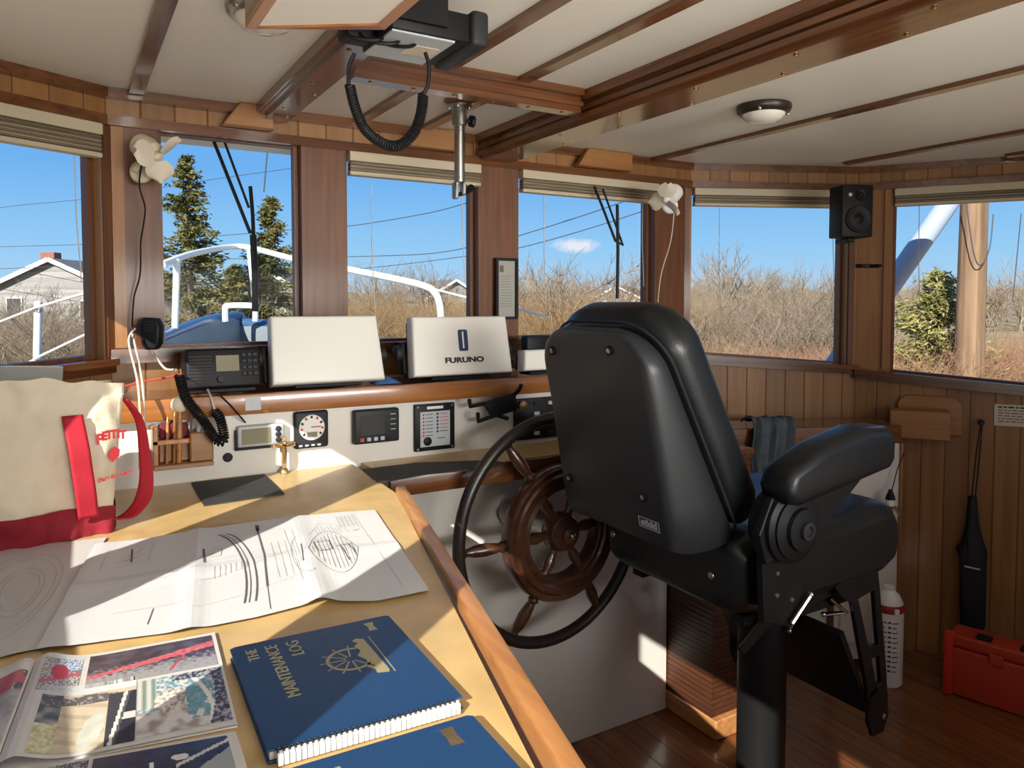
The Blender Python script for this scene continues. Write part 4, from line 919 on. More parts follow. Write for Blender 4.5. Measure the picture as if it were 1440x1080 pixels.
# logbooks
def logbook(TL, TR, BR, BL, label, full=True):
    z = DESK+.0145; tl, tr_, br = [onz(x, y, z) for x, y in (TL, TR, BR)]; bl = onz(*BL, z) if BL else tl+br-tr_
    ex = ((br-bl)+(tr_-tl)).normalized(); W = ((br-bl).length+(tr_-tl).length)/2; ey = ((tl-bl)+(tr_-br)); H = ey.length/2; ey = (ey-ex*ey.dot(ex)).normalized()
    c = (tl+tr_+br+bl)/4; X = frame((c.x, c.y, DESK+.0012), ex, y=ey)
    t = thing('logbook', label, 'book', X, 'blue logbooks on the chart table')
    w, h = W/2, H/2
    for z0, z1, g in ((0, .002, 0), (.0120, .0142, 0)):
        mb = MB(X); mb.slab([(-w, -h+.008), (w, -h+.008), (w-.0, h-.004), (w-.006, h), (-w+.006, h), (-w, h-.004)], z0, z1, .0007, 1, 0, YZ); mb.build('cover', M['navy'], t)
    mb = MB(X); mb.box((-w+.003, -h+.012, .0022), (w-.003, h-.004, .0118)); mb.build('pages', M['outwhite'], t)
    mb = MB(X)
    n = 34; path = [V((-w+.008+(2*w-.016)*k/n, -h+.006, .0085)) for k in range(n+1)]
    mb.tube(coil(path, .0066, n, 10), .0010, 5); mb.build('wire_spiral', M['blk2'], t, True)
    mb = MB(X); 
    for k in range(n): xx = -w+.008+(2*w-.016)*(k+.5)/n; mb.box((xx-.0024, -h-.0035, .0025), (xx+.0024, -h+.0052, .0135))
    mb.build('binding_teeth', M['outwhite'], t)
    zt = .0144; T_ = X @ tr(0, 0, zt)
    R90 = Matrix.Rotation(PI/2, 4, 'Z')
    for s_, xx, sz in () if not full else (('THE', -w*.78, .019), ('MAINTENANCE', -w*.55, .0215), ('LOG', -w*.30, .0225)):
        text(s_, sz, T_ @ tr(xx, h*.86, 0) @ R90, M['gold'], 'gold_lettering', t, 'RIGHT', xs=.95)
    # ship's wheel and telegraph emblem
    if not full:
        text('LOG', .018, T_ @ tr(-w*.46, h*.80, 0) @ R90, M['gold'], 'gold_lettering', t, 'RIGHT')
        mb = MB(T_); mb.add([(w*.66+x, h*.72+y, 0) for x, y in ((-.008, -.016), (.008, -.016), (.006, 0), (.008, .016), (-.008, .016), (-.006, 0))], [(0, 1, 2, 3, 4, 5)]); mb.build('gold_mark', M['brassy'], t); return
    mb = MB(T_); cx, cy = w*.20, h*.20; R_ = .030
    for k in range(28):
        a0, a1 = math.radians(60+k*9.0), math.radians(60+(k+1)*9.0)
        mb.add([(cx+R_*.86*math.cos(a0), cy+R_*.86*math.sin(a0), 0), (cx+R_*math.cos(a0), cy+R_*math.sin(a0), 0), (cx+R_*math.cos(a1), cy+R_*math.sin(a1), 0), (cx+R_*.86*math.cos(a1), cy+R_*.86*math.sin(a1), 0)], [(0, 1, 2, 3)])
    for k in range(8):
        a0 = math.radians(80+k*32); c_, s2 = math.cos(a0), math.sin(a0); r1 = R_*1.25
        mb.add([(cx+.006*c_-.001*s2, cy+.006*s2+.001*c_, 0), (cx+.006*c_+.001*s2, cy+.006*s2-.001*c_, 0), (cx+r1*c_+.001*s2, cy+r1*s2-.001*c_, 0), (cx+r1*c_-.001*s2, cy+r1*s2+.001*c_, 0)], [(0, 1, 2, 3)])
    hull = [(.006, -.050), (.020, -.054), (.022, -.046), (.019, .046), (.010, .052), (.003, .046), (.009, .038), (.001, .030), (.006, .016), (-.002, .004), (.005, -.012), (.000, -.030), (.007, -.040)]
    mb.add([(cx+.012+x, cy+y, 0) for x, y in hull], [list(range(len(hull)))[::-1]])
    mb.box((cx+.038, cy-.055, -.0003), (cx+.0395, cy+.050, .0001))
    mb.build('gold_emblem', M['gold'], t)
    mb = MB(T_); mb.add([(w*.68+x, h*.80+y, 0) for x, y in ((-.006, -.013), (.006, -.013), (.004, 0), (.007, .013), (-.007, .013), (-.004, 0))], [(0, 1, 2, 3, 4, 5)]); mb.build('gold_mark', M['gold'], t)
logbook((331, 911), (549, 864), (652, 987), (367, 1066), 'blue spiral-bound maintenance log lying complete in view beside the open album')
logbook((388, 1087), (672, 1002), (800, 1170), None, 'blue spiral-bound logbook nearest the wooden rail, lower part out of view', False)
# ------------------------------------------------------------------ steering wheel
wc = onf(779, 744, 1.78); Rw = .326
X = frame(wc, (.996, .087, 0), y=(0, 0, 1))     # z towards the stern
t = thing('steering_wheel', 'six-spoked wooden steering wheel with dark outer rim, in front of the white helm panel', 'wheel', X)
mb = MB(X); mb.tube([(Rw*math.cos(2*PI*k/64), Rw*math.sin(2*PI*k/64), 0) for k in range(64)], .0175, 12, 0, None, True)
mb.build('outer_rim', M['wheelrim'], t, 'all')
mb = MB(X)
n = 56; prof = [(.126, -.018), (.132, -.027), (.146, -.024), (.152, -.030), (.170, -.030), (.176, -.024), (.190, -.026), (.196, -.018), (.196, .018), (.190, .026), (.176, .024), (.170, .030), (.152, .030), (.146, .024), (.132, .027), (.126, .018)]
vs = []; fs = []; m = len(prof)
for k in range(n):
    a = 2*PI*k/n; vs += [(r*math.cos(a), r*math.sin(a), z) for r, z in prof]
for k in range(n):
    for j in range(m): fs.append((k*m+j, ((k+1) % n)*m+j, ((k+1) % n)*m+(j+1) % m, k*m+(j+1) % m))
mb.M = X @ tr(0, 0, .03); mb.add(vs, fs); mb.build('wooden_ring', M['wheelwood'], t, True)
for k in range(6):
    a = math.radians(k*60+2); F_ = X @ Matrix.Rotation(a, 4, 'Z') @ frame((0, 0, 0), (0, 1, 0), z=(1, 0, 0))
    mb = MB(tr(*(X.to_3x3() @ V((0, 0, .03)))) @ F_)
    mb.lathe([(.013, .035), (.017, .05), (.012, .062), (.015, .08), (.018, .095), (.013, .115), (.014, .128)], 12)
    mb.build('inner_spoke', M['wheelwood'], t, True)
    mb = MB(X @ tr(0, 0, .027) @ Matrix.Rotation(a, 4, 'Z') @ tr(.195, 0, 0) @ Matrix.Rotation(.235, 4, 'Y') @ tr(-.195, 0, 0) @ frame((0, 0, 0), (0, 1, 0), z=(1, 0, 0))); mb.lathe([(.013, .1955), (.017, .203), (.012, .212), (.015, .226), (.0185, .255), (.016, .285), (.011, .303), (.013, .310)], 12)
    mb.build('outer_spoke', M['wheelwood'], t, True)
X0 = X; X = X @ tr(0, 0, .03)
mb = MB(X); mb.lathe([(.048, -.028), (.056, -.016), (.056, .016), (.048, .028), (.026, .032), (.022, .046), (.010, .050)], 28); mb.build('hub', M['wheelwood'], t, True)
mb = MB(X); mb.lathe([(.040, -.255), (.040, -.05), (.046, -.0285)], 20); mb.build('shaft', M['steel'], t, True)
mb = MB(X); mb.lathe([(.008, .0505), (.009, .058), (.004, .062)], 12); mb.build('hub_nut', M['chrome'], t, True)
X = X0
# locker right of the panel
t = thing('helm_locker', 'dark mahogany locker with slatted sides at the end of the white helm panel', 'cabinet', tr(1.94, 1.93, 0))
mb = MB(); mb.box((1.872, 1.80, .07), (2.05, 2.045, .97)); mb.build('carcass', M['louver'], t)
mb = MB(); mb.rbox((1.868, 1.775, .001), (2.07, 2.08, .0695), .004, 1); mb.build('plinth', M['rail'], t)
mb = MB(); mb.rbox((1.868, 1.79, .9705), (2.06, 2.045, .99), .004, 1); mb.build('top_board', M['mahog_x'], t)
mb = MB(); mb.lathe([(.004, 0), (.004, .02), (.010, .022), (.010, .03)], 12, 0, frame((2.04, 1.7995, .10), (1, 0, 0), z=(0, -1, 0))); mb.build('latch_pin', M['chrome'], t, True)
# ------------------------------------------------------------------ helm seat (x to its right, y forward = starboard)
X = frame((1.65, 1.40, 0), (0, -1, 0), z=(0, 0, 1))
t = thing('helm_chair', 'black padded helm seat on a pedestal, turned sideways with its back to the wheel', 'chair', X)
mb = MB(X); mb.lathe([(.17, .001), (.17, .012), (.12, .022), (.072, .03), (.066, .05), (.066, .62), (.062, .62)], 32); mb.build('pedestal', M['blackmetal'], t, True)
mb = MB(X); mb.lathe([(.0745, .60), (.0745, .700), (.060, .710), (.060, .717)], 32); mb.build('slide_housing', M['blackmetal'], t, True)
mb = MB(X)
mb.box((-.20, -.30, .738), (-.16, .20, .760)); mb.box((.16, -.30, .738), (.20, .20, .760)); mb.box((-.20, -.10, .7175), (.20, .12, .7375))
mb.slab([(-.33, .70), (-.24, .76), (.20, .80), (.20, .775), (-.22, .725), (-.31, .675)], .2005, .212, .002, 1, 0, Matrix(((0, 1, 0, 0), (1, 0, 0, 0), (0, 0, 1, 0), (0, 0, 0, 1))))
mb.build('seat_frame', M['blackmetal'], t)
# seat cushion with rounded bolster
mb = MB(X)
def seat_pt(u, v):
    # u round the section in y-z, v along x
    x = -.245+.49*v
    e = min(1, min(v, 1-v)/.15); rr = math.sqrt(max(0, 1-(1-e)**2)); k = .60+.40*rr
    a = 2*PI*u
    yc, zc = -.06, .860; hy, hz = .313, .097
    c, s_ = math.cos(a), math.sin(a); p = .34
    y = yc+hy*math.copysign(abs(c)**p, c)*(.93+.07*rr); z = zc+hz*math.copysign(abs(s_)**(p*1.3), s_)*k
    if y > .05: z += .030*((y-.05)/.2)*(1 if s_ > 0 else .3)
    if y < -.26 and s_ > 0: z += .02
    z += -.012*math.exp(-((y+.0)/.12)**2)*(1 if s_ > 0 else 0)*rr
    return (x, y, z)
mb.grid(seat_pt, 72, 24); 
for vv in (0, 1): mb.add([seat_pt(i/72, vv) for i in range(72)], [list(range(72)) if vv else list(range(72))[::-1]])
mb.build('seat_cushion', M['vinyl'], t, True)
# backrest: leaning frame, x across, z up the back, y through it
lean = math.radians(26)
XB = X @ tr(0, -.335, .945) @ Matrix.Rotation(lean, 4, 'X')
def outline(wb, wt, h, r, n=10, h0=0):
    o = [(-wb*.92, h0), (wb*.92, h0), (wb, h0+.05)]
    o += [(wb+(wt-wb)*k/6, h0+.05+(h-r-h0-.05)*k/6) for k in range(1, 6)]
    o += [(wt-r+r*math.cos(a), h-r*.85+r*.85*math.sin(a)) for a in [PI/2*k/n for k in range(n+1)]]
    o += [(-wt+r-r*math.sin(a), h-r*.85+r*.85*math.cos(a)) for a in [PI/2*k/n for k in range(n+1)]]
    o += [(-(wb+(wt-wb)*k/6), h0+.05+(h-r-h0-.05)*k/6) for k in range(5, 0, -1)]+[(-wb, h0+.05)]
    return o
HB = .565
def rear(z): return -.171+.128*z/HB, .083+(HB-.080)*z/HB
mb = MB(XB); n0 = len(mb.v); mb.slab(outline(.226, .212, HB, .13), -.05, 0, .020, 4)
for v in mb.v:
    k = min(1, max(0, -v.y/.05)); yr, zr = rear(v.z); v.y, v.z = v.y*(1-k)+yr*k, v.z*(1-k)+zr*k
    v.x *= 1-.07*k
shell = mb.build('back_shell', M['shell'], t, True)
mb = MB(XB)
mb.slab(outline(.224, .216, .580, .13, h0=.03), .0005, .115, .045, 5)
mb.build('back_cushion', M['vinyl'], t, True)
mb = MB(XB); o = outline(.225, .214, .568, .131, h0=.01); mb.tube([(x, .0005, z) for x, z in o], .0036, 6, 0, None, True); mb.build('seam_piping', M['blk2'], t, True)
rx_ = (XB.to_3x3() @ V((1, 0, 0))); rz_ = (XB.to_3x3() @ V((0, .128, HB-.080))).normalized(); ro_ = XB @ V((0, -.1712, .083))
rn_ = rx_.cross(rz_)          # points to the wheel side
def onrear(px, py):
    d = ray(px, py); return CAM+d*((ro_-CAM).dot(rn_)/d.dot(rn_))
for px, py in ((777, 493), (857, 493), (801, 672), (905, 699)):
    F_ = frame(onrear(px, py)+rn_*.0006, rx_, y=rz_)
    b = MB(F_); b.lathe([(.0115, 0), (.0115, .003), (.009, .0045), (.007, .001)], 16); bo = b.build('back_bolt', M['blk'], t, True)
    b = MB(F_); b.lathe([(.007, .001), (.0065, .004), (.003, .005)], 8); b.build('bolt_head', M['steel'], bo)
# maker's plate
F_ = frame(onrear(913, 737)+rn_*.0008, rx_, y=rz_)
mb = MB(F_); w_, h_ = .034, .0125
for a, b in (((-w_, -h_), (w_, -h_+.0018)), ((-w_, h_-.0018), (w_, h_)), ((-w_, -h_+.0018), (-w_+.0018, h_-.0018)), ((w_-.0018, -h_+.0018), (w_, h_-.0018))): mb.box((a[0], a[1], 0), (b[0], b[1], .0008))
pl = mb.build('maker_plate', M['silver'], t, label='maker plate with pale border and lettering')
text('stidd', .023, F_ @ tr(0, 0, .0004), M['silver'], 'lettering', pl, xs=1.2, bold=.0012)
# rear bolster screws
for x in (-.20, .165):
    mb = MB(X @ frame((x, -.3715, .862), (1, 0, 0), y=(0, 0, 1))); mb.lathe([(.009, 0), (.008, .003), (.004, .004)], 12); mb.build('screw', M['steel'], t, True)
# arms
def arm(sx, tilt):
    A = X @ tr(.315 if sx > 0 else -.255, 0, 0)
    ta = math.radians(tilt)
    P = A @ tr(0, -.33, 1.075) @ Matrix.Rotation(ta, 4, 'X')
    mb = MB(P)
    sec = [(-.005, -.008), (.03, -.020), (.350, -.013), (.372, .004), (.380, .055), (.352, .090), (.27, .103), (.12, .092), (.01, .062), (-.012, .028)]
    mb.slab([(y, z) for y, z in sec], -.046, .046, .022, 4, 0, Matrix(((0, 1, 0, 0), (1, 0, 0, 0), (0, 0, 1, 0), (0, 0, 0, 1))))
    ar = mb.build('arm_pad', M['vinyl'], t, 'all')
    SW = Matrix(((0, 1, 0, 0), (1, 0, 0, 0), (0, 0, 1, 0), (0, 0, 0, 1)))
    mb = MB(A); mb.slab([(-.36, .93), (-.21, .95), (-.10, 1.03), (.02, 1.115), (-.06, 1.10), (-.26, 1.082), (-.345, 1.075), (-.385, 1.0)], -.012*sx-.010, -.012*sx+.012, .004, 2, 0, SW); mb.build('arm_support', M['blackmetal'], t)
    D = A @ frame((sx*.004, -.285, 1.005), (0, 1, 0), z=(sx, 0, 0))
    mb = MB(D); mb.lathe([(.082, -.052), (.084, -.02), (.082, .006), (.070, .012), (.070, .018), (.048, .024), (.046, .034), (.022, .038)], 40); ho = mb.build('pivot_disc', M['blackmetal'], t, True)
    mb = MB(D); mb.lathe([(.021, .0385), (.020, .046), (.012, .047), (.010, .042)], 20); mb.build('pivot_cap', M['blk2'], ho, True)
    mb = MB(A); mb.slab([(-.35, .955), (-.22, .955), (-.20, .80), (-.25, .76), (-.34, .79)], -.030*sx-.010, -.030*sx+.008, .003, 2, 0, SW); br = mb.build('side_bracket', M['blackmetal'], t)
    for y, z in ((-.30, .895), (-.30, .845), (-.25, .825)):
        mb = MB(A @ frame((-.022*sx+sx*.0005, y, z), (0, 1, 0), z=(sx, 0, 0))); mb.lathe([(.006, 0), (.005, .003)], 10); mb.build('screw', M['steel'], br, True)
arm(1, 7); arm(-1, 7)
# levers
def lever(p, q, r_, knob=True):
    mb = MB(X); mb.tube(p, .0055, 8); mb.ball(p[-1], .0075); mb.build('lever', M['chrome'], t, True)
lever([(.303, -.26, .775), (.306, -.20, .83)], 0, 0)
lever([(.065, -.04, .700), (.10, .02, .672), (.095, -.005, .62)], 0, 0)
lever([(.212, .00, .748), (.225, .05, .705), (.18, .02, .69)], 0, 0)
lever([(.073, -.055, .735), (.074, -.056, .695)], 0, 0)
# foot rest hung from the front of the seat frame
SW = Matrix(((0, 1, 0, 0), (1, 0, 0, 0), (0, 0, 1, 0), (0, 0, 0, 1)))
ft = None
for sx in (-1, 1):
    x0 = sx*.235
    mb = MB(X)
    o = [(.02, .80), (.16, .815), (.20, .60), (.215, .40), (.19, .365), (.145, .365), (.12, .45), (.07, .70)]
    # plate with two slots: built as a frame of bars
    def bar(a, b, w): mb.bar((x0, a[0], a[1]), (x0, b[0], b[1]), w, .014, 0, None, (1, 0, 0))
    mb.slab([(-.02, .79), (.15, .822), (.165, .755), (.05, .735), (.0, .765)], x0-.007, x0+.007, .002, 1, 0, SW)
    mb.slab([(.05, .7349), (.075, .7395), (.165, .48), (.13, .46)], x0-.007, x0+.007, .002, 1, 0, SW)
    mb.slab([(.140, .7499), (.165, .7549), (.205, .50), (.182, .48)], x0-.007, x0+.007, .002, 1, 0, SW)
    mb.slab([(.099, .60), (.172, .60), (.178, .57), (.110, .57)], x0-.0065, x0+.0065, 0, 1, 0, SW)
    mb.slab([(.13, .4799), (.204, .4999), (.215, .40), (.195, .355), (.150, .355), (.130, .40)], x0-.007, x0+.007, .002, 1, 0, SW)
    mb.build('footrest_arm', M['blackmetal'], t)
    mb = MB(X @ frame((x0+sx*.0072, .19, .40), (0, 1, 0), z=(sx, 0, 0))); mb.lathe([(.008, 0), (.008, .003), (.004, .005)], 12); mb.build('bolt', M['chrome'], t, True)
mb = MB(X); mb.hexa([(-.227, .155, .405), (.227, .155, .405), (.227, .172, .395), (-.227, .172, .395), (-.227, .02, .655), (.227, .02, .655), (.227, .037, .660), (-.227, .037, .660)]); mb.build('footrest_plate', M['blackmetal'], t)
mb = MB(X); mb.tube([(-.227, .185, .40), (.227, .185, .40)], .011, 12); mb.build('footrest_bar', M['blackmetal'], t, True)
# ------------------------------------------------------------------ starboard side
# low white cabinet under the starboard bow window
def fpt(px, py, off): return onv(px, py, FB, FC, off)
OFF = .26
xa = (FM5.inverted() @ fpt(985, 700, OFF)).x; xb = (FM5.inverted() @ fpt(1266, 700, OFF)).x
top = 1.0
t = thing('side_cabinet', 'low white cabinet with mahogany trim under the starboard bow window, cubby hole open', 'cabinet', FM5 @ tr((xa+xb)/2, -OFF/2, 0))
xs_ = lambda px: (FM5.inverted() @ fpt(px, 700, OFF)).x
c0, c1 = xs_(1068), xs_(1166)
mb = MB(FM5)
mb.box((xa, -OFF+.012, .03), (c0, -.06, top-.075)); mb.box((c1, -OFF+.012, .03), (xb, -.06, top-.075)); mb.box((c0, -OFF+.012, .03), (c1, -.06, .60)); mb.box((c0, -.08, .60), (c1, -.06, top-.075)); mb.build('carcass', M['white'], t)
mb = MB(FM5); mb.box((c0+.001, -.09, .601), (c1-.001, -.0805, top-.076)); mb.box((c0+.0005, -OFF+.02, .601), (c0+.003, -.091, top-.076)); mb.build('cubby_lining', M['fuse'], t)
mb = MB(FM5); mb.rbox((xa-.005, -OFF-.006, top-.0745), (xb-.002, -.06, top), .004, 1); mb.build('top_rail', M['mahog_x'], t, True)
for px in (1047, 1172):
    x = xs_(px); mb = MB(FM5); mb.rbox((x-.014, -OFF+.002, .03), (x+.014, -OFF+.0115, top-.075), .002, 1); mb.build('stile', M['mahog_z'], t)
mb = MB(FM5); mb.rbox((xa+.01, -OFF+.003, .10), (xs_(1040), -OFF+.0115, top-.06), .004, 1); d1 = mb.build('door', M['white'], t)
mb = MB(FM5); mb.box((xa+.06, -OFF+.0005, .66), (xs_(1034), -OFF+.0028, .90)); mb.build('vent', M['blk'], d1)
mb = MB(FM5); mb.rbox((xs_(1185), -OFF+.003, .10), (xb-.012, -OFF+.0115, top-.06), .004, 1); mb.build('door', M['white'], t)
mb = MB(FM5); mb.box((xb+.0005, -OFF+.004, .001), (xb+.012, -.06, top-.076)); mb.build('end_board', M['pine_z'], t)
mb = MB(FM5); mb.box((xa, -OFF+.02, .001), (xb, -.06, .0295)); mb.build('toe_board', M['mahog_x'], t)
# slate cloth hung over its top rail
x = xs_(1078); X = FM5 @ tr(x, -OFF-.012, top+.004)
def cl(u, v):
    xx = (u-.5)*(.17-.02*v); l = v*.36
    zf_ = .010*math.sin(u*17+v*3)+.006*math.sin(u*31)
    if l < .10: y = .075-l*.8; z = .018*math.sin(PI*l/.14)+.012
    else: y = -.012-.02*math.sin(min(1, (l-.10)/.08)*PI/2); z = .020-(l-.10)
    return (xx+.01*math.sin(v*7), y+zf_*.8-.006, z+abs(zf_)*.5+(.03*(u-.4)**2*6*(v > .95)))
mb = MB(X); mb.grid(cl, 24, 30); o = mb.build('hanging_cloth', M['cloth'], None, True, label='slate blue cloth draped over the top rail of the white side cabinet', cat='cloth')
sm = o.modifiers.new('thickness', 'SOLIDIFY'); sm.thickness = .006
# canister in front of it
p = onz(1240, 945, 0); p = V((p.x-.06, p.y-.06, 0)); X = tr(p.x, p.y, .002)
t = thing('white_canister', 'white canister with red band and printed black lines, standing before the side cabinet', 'canister', X)
mb = MB(X); mb.lathe([(.050, 0), (.055, .008), (.055, .305), (.052, .325), (.040, .352), (.024, .368), (.020, .372), (.020, .385), (.012, .388)], 32); mb.build('body', M['outwhite'], t, True)
mb = MB(X); mb.lathe([(.0556, .292), (.0568, .294), (.0568, .318), (.0545, .322)], 32); mb.build('red_band', mat('dark_red_band', (.30, .02, .03), .5), t, True)
mb = MB(X); rng = random.Random(2)
vd = V((-p.x, -p.y, 0)).normalized(); a0 = math.atan2(vd.y, vd.x)
for k in range(11):
    z = .255-.019*k
    for da0, da1 in ((-.55, -.55+.35+.15*rng.random()), (.0, .2), (.28, .55+.2*rng.random())):
        n_ = 6; r_ = .0554
        for j in range(n_):
            b0 = a0+da0+(da1-da0)*j/n_; b1 = a0+da0+(da1-da0)*(j+1)/n_; hh = .004 if da0 != 0 else .0075
            mb.add([(r_*math.cos(b0), r_*math.sin(b0), z), (r_*math.cos(b1), r_*math.sin(b1), z), (r_*math.cos(b1), r_*math.sin(b1), z+hh), (r_*math.cos(b0), r_*math.sin(b0), z+hh)], [(0, 1, 2, 3)])
mb.build('printed_text', M['inkblk'], t)
mb = MB(X @ frame((.0558*math.cos(a0+.5), .0558*math.sin(a0+.5), .305), (-math.sin(a0+.5), math.cos(a0+.5), 0), y=(0, 0, 1))); mb.rbox((-.010, -.010, .001), (.010, .010, .009), .002, 1); mb.build('band_clip', M['outwhite'], t)
# hand lamp on a wire
dl = 2.93; q = [onv(1270, 640, FB, FC, .285), onv(1262, 660, FB, FC, .29), onv(1254, 690, FB, FC, .295)]
hp = onv(1252, 700, FB, FC, .32)
t = thing('hanging_lamp', 'small lamp with black cone socket and white bulb hanging on a thin wire', 'lamp', tr(*hp))
X = tr(*hp)
mb = MB(); mb.tube(cat_rom([onv(1272, 636, FB, FC, .27)]+q+[hp+V((0, 0, .03))], 6), .0022, 6); mb.build('wire', M['blk'], t, True)
mb = MB(X); mb.lathe([(.006, .034), (.009, .026), (.017, .004), (.019, -.006)], 18); mb.build('socket', M['blk'], t, True)
mb = MB(X); mb.lathe([(.015, -.0065), (.018, -.016), (.017, -.03), (.010, -.036)], 18); mb.build('bulb', M['outwhite'], t, True)
mb = MB(X); mb.lathe([(.030, -.0365), (.043, -.048), (.046, -.06), (.034, -.064)], 24); mb.build('shade_ring', M['brassy'], t, True)
# wooden block box on the starboard wall
def w6(px, py, off): return onv(px, py, FC, FD, off)
I6 = FM6.inverted()
a = I6 @ w6(1262, 600, .09); b = I6 @ w6(1336, 600, .09); zt = w6(1300, 578, .09).z; zb = w6(1300, 617, .09).z
t = thing('wooden_block_shelf', 'small pine bracket shelf with a rounded back plate on the starboard wall', 'shelf', FM6 @ tr((a.x+b.x)/2, 0, zb))
mb = MB(FM6); mb.rbox((a.x-.03, -.115, zb), (b.x, -.018, zt), .003, 1); mb.build('block', M['pine_x'], t)
xc0, xc1 = a.x+.0, b.x+.05; zz = zt+.055
o = [(xc0, zb+.01), (xc1, zb+.01), (xc1, zt+.01)]+[(xc1-.05+.05*math.cos(k*PI/16), zt+.01+.045*math.sin(k*PI/16)) for k in range(1, 9)]+[(xc0+.05-.05*math.sin(k*PI/16), zt+.01+.045*math.cos(k*PI/16)) for k in range(0, 8)]+[(xc0, zt+.01)]
mb = MB(FM6); mb.slab(o, -.0175, -.001, .003, 1); mb.build('back_plate', M['pine_x'], t, True)
# umbrella
hk = w6(1380, 594, .02); X = frame(hk, FM6.to_3x3() @ V((1, 0, 0)), z=(0, 0, 1))
t = thing('folded_umbrella', 'folded black umbrella hanging by its strap from a hook on the starboard wall', 'umbrella', X)
W6 = lambda px, py, off=.035: I6x @ w6(px, py, off)
I6x = X.inverted()
mb = MB(X); mb.lathe([(.012, 0), (.012, .006), (.006, .016), (.008, .022)], 14, 0, Matrix.Rotation(PI/2, 4, 'X')); mb.build('hook', M['blk2'], t, True)
for dx in (-2.5, 2.5): mb = MB(X); mb.tube([W6(1380+dx*.4, 598, .030), W6(1375+dx, 640, .035), W6(1369+dx, 700, .04)], .0028, 6); mb.build('strap', M['umb'], t, True)
mb = MB(X)
pr = [(1368, 698, .014), (1367, 722, .020), (1367, 740, .024), (1366, 757, .036), (1366, 775, .050), (1367, 800, .046), (1367, 850, .044), (1368, 878, .042), (1368, 889, .026)]
vs = []; fs = []; n = 18
for j, (px, py, r_) in enumerate(pr):
    c = W6(px, py, .052)
    for k in range(n):
        a_ = 2*PI*k/n; rr = r_*(1+.16*math.sin(3*a_+j*.5)); vs.append((c.x+rr*math.cos(a_), c.y+rr*.62*math.sin(a_), c.z))
for j in range(len(pr)-1):
    for k in range(n): fs.append((j*n+k, j*n+(k+1) % n, (j+1)*n+(k+1) % n, (j+1)*n+k))
fs += [list(range(n)), [(len(pr)-1)*n+k for k in range(n)][::-1]]
mb.add(vs, fs); mb.build('canopy', M['umb'], t, True)
c0_ = W6(1346, 768, .06); c1_ = W6(1366, 762, .075)
mb = MB(X); mb.add([W6(1343, 770, .05), W6(1362, 752, .085), W6(1362, 800, .085), W6(1354, 790, .06)], [(0, 1, 2, 3)]); mb.build('loose_flap', M['umb'], t)
mb = MB(X); mb.bar(W6(1356, 796, .09), W6(1378, 801, .085), .004, .006); mb.build('closing_tab', M['silver'], t)
# plaque
a = I6 @ w6(1398, 583, 0); zt = w6(1400, 568, 0).z; zb = w6(1400, 598, 0).z
X = FM6 @ tr(a.x, -.0015, zb); w = .20; h = zt-zb
t = thing('paper_notice', 'yellowed printed notice tacked to the starboard wall near the umbrella', 'sign', X)
mb = MB(X); mb.box((0, -.002, 0), (w, 0, h)); sh = mb.build('sheet', M['paperlabel'], t)
mb = MB(X); rng = random.Random(7)
for k in range(6):
    z = h*(.84-.13*k); x = .012
    while x < w*.9:
        l = .008+.02*rng.random(); mb.box((x, -.0026, z), (x+l, -.0021, z+h*(.07 if k in (0,) else .035))); x += l+.005
mb.build('printed_text', M['inkblk'], sh)
# red case on the floor
p0 = onz(1330, 975, 0); p1 = onz(1440, 1011, 0); dr = V((p1.x-p0.x, p1.y-p0.y, 0)).normalized()
X = frame((p0.x, p0.y, .002), dr, z=(0, 0, 1)); w = .52; dp = .125; h = .235
t = thing('red_case', 'red plastic tool case standing on the floor against the starboard wall', 'case', X)
mb = MB(X); mb.rbox((.001, 0, 0), (w, dp, h*.80), .012, 3); mb.build('case_body', M['reds'], t, True)
mb = MB(X); mb.rbox((.001, -.002, h*.805), (w, dp+.002, h), .010, 3); ld = mb.build('case_lid', M['reds'], t, True)
mb = MB(X); mb.rbox((-.010, -.012, .0), (.022, .02, h+.008), .006, 2); mb.build('corner_rib', mat('bright_red_plastic', (.55, .03, .016), .4), t, True)
mb = MB(X); mb.rbox((w-.012, -.012, 0), (w+.02, .02, h+.008), .006, 2); mb.build('corner_rib', bpy.data.materials['bright_red_plastic'], t, True)
for k in range(3):
    mb = MB(X); xx = .09+.14*k; mb.rbox((xx, .015, h+.0005), (xx+.05, .055, h+.012), .003, 1); mb.build('lid_hinge', M['blk'], ld)
for k in range(2):
    mb = MB(X); xx = .14+.22*k; mb.rbox((xx, -.010, h*.70), (xx+.045, -.0005, h*.86), .003, 1); mb.build('latch', M['reds'], t)
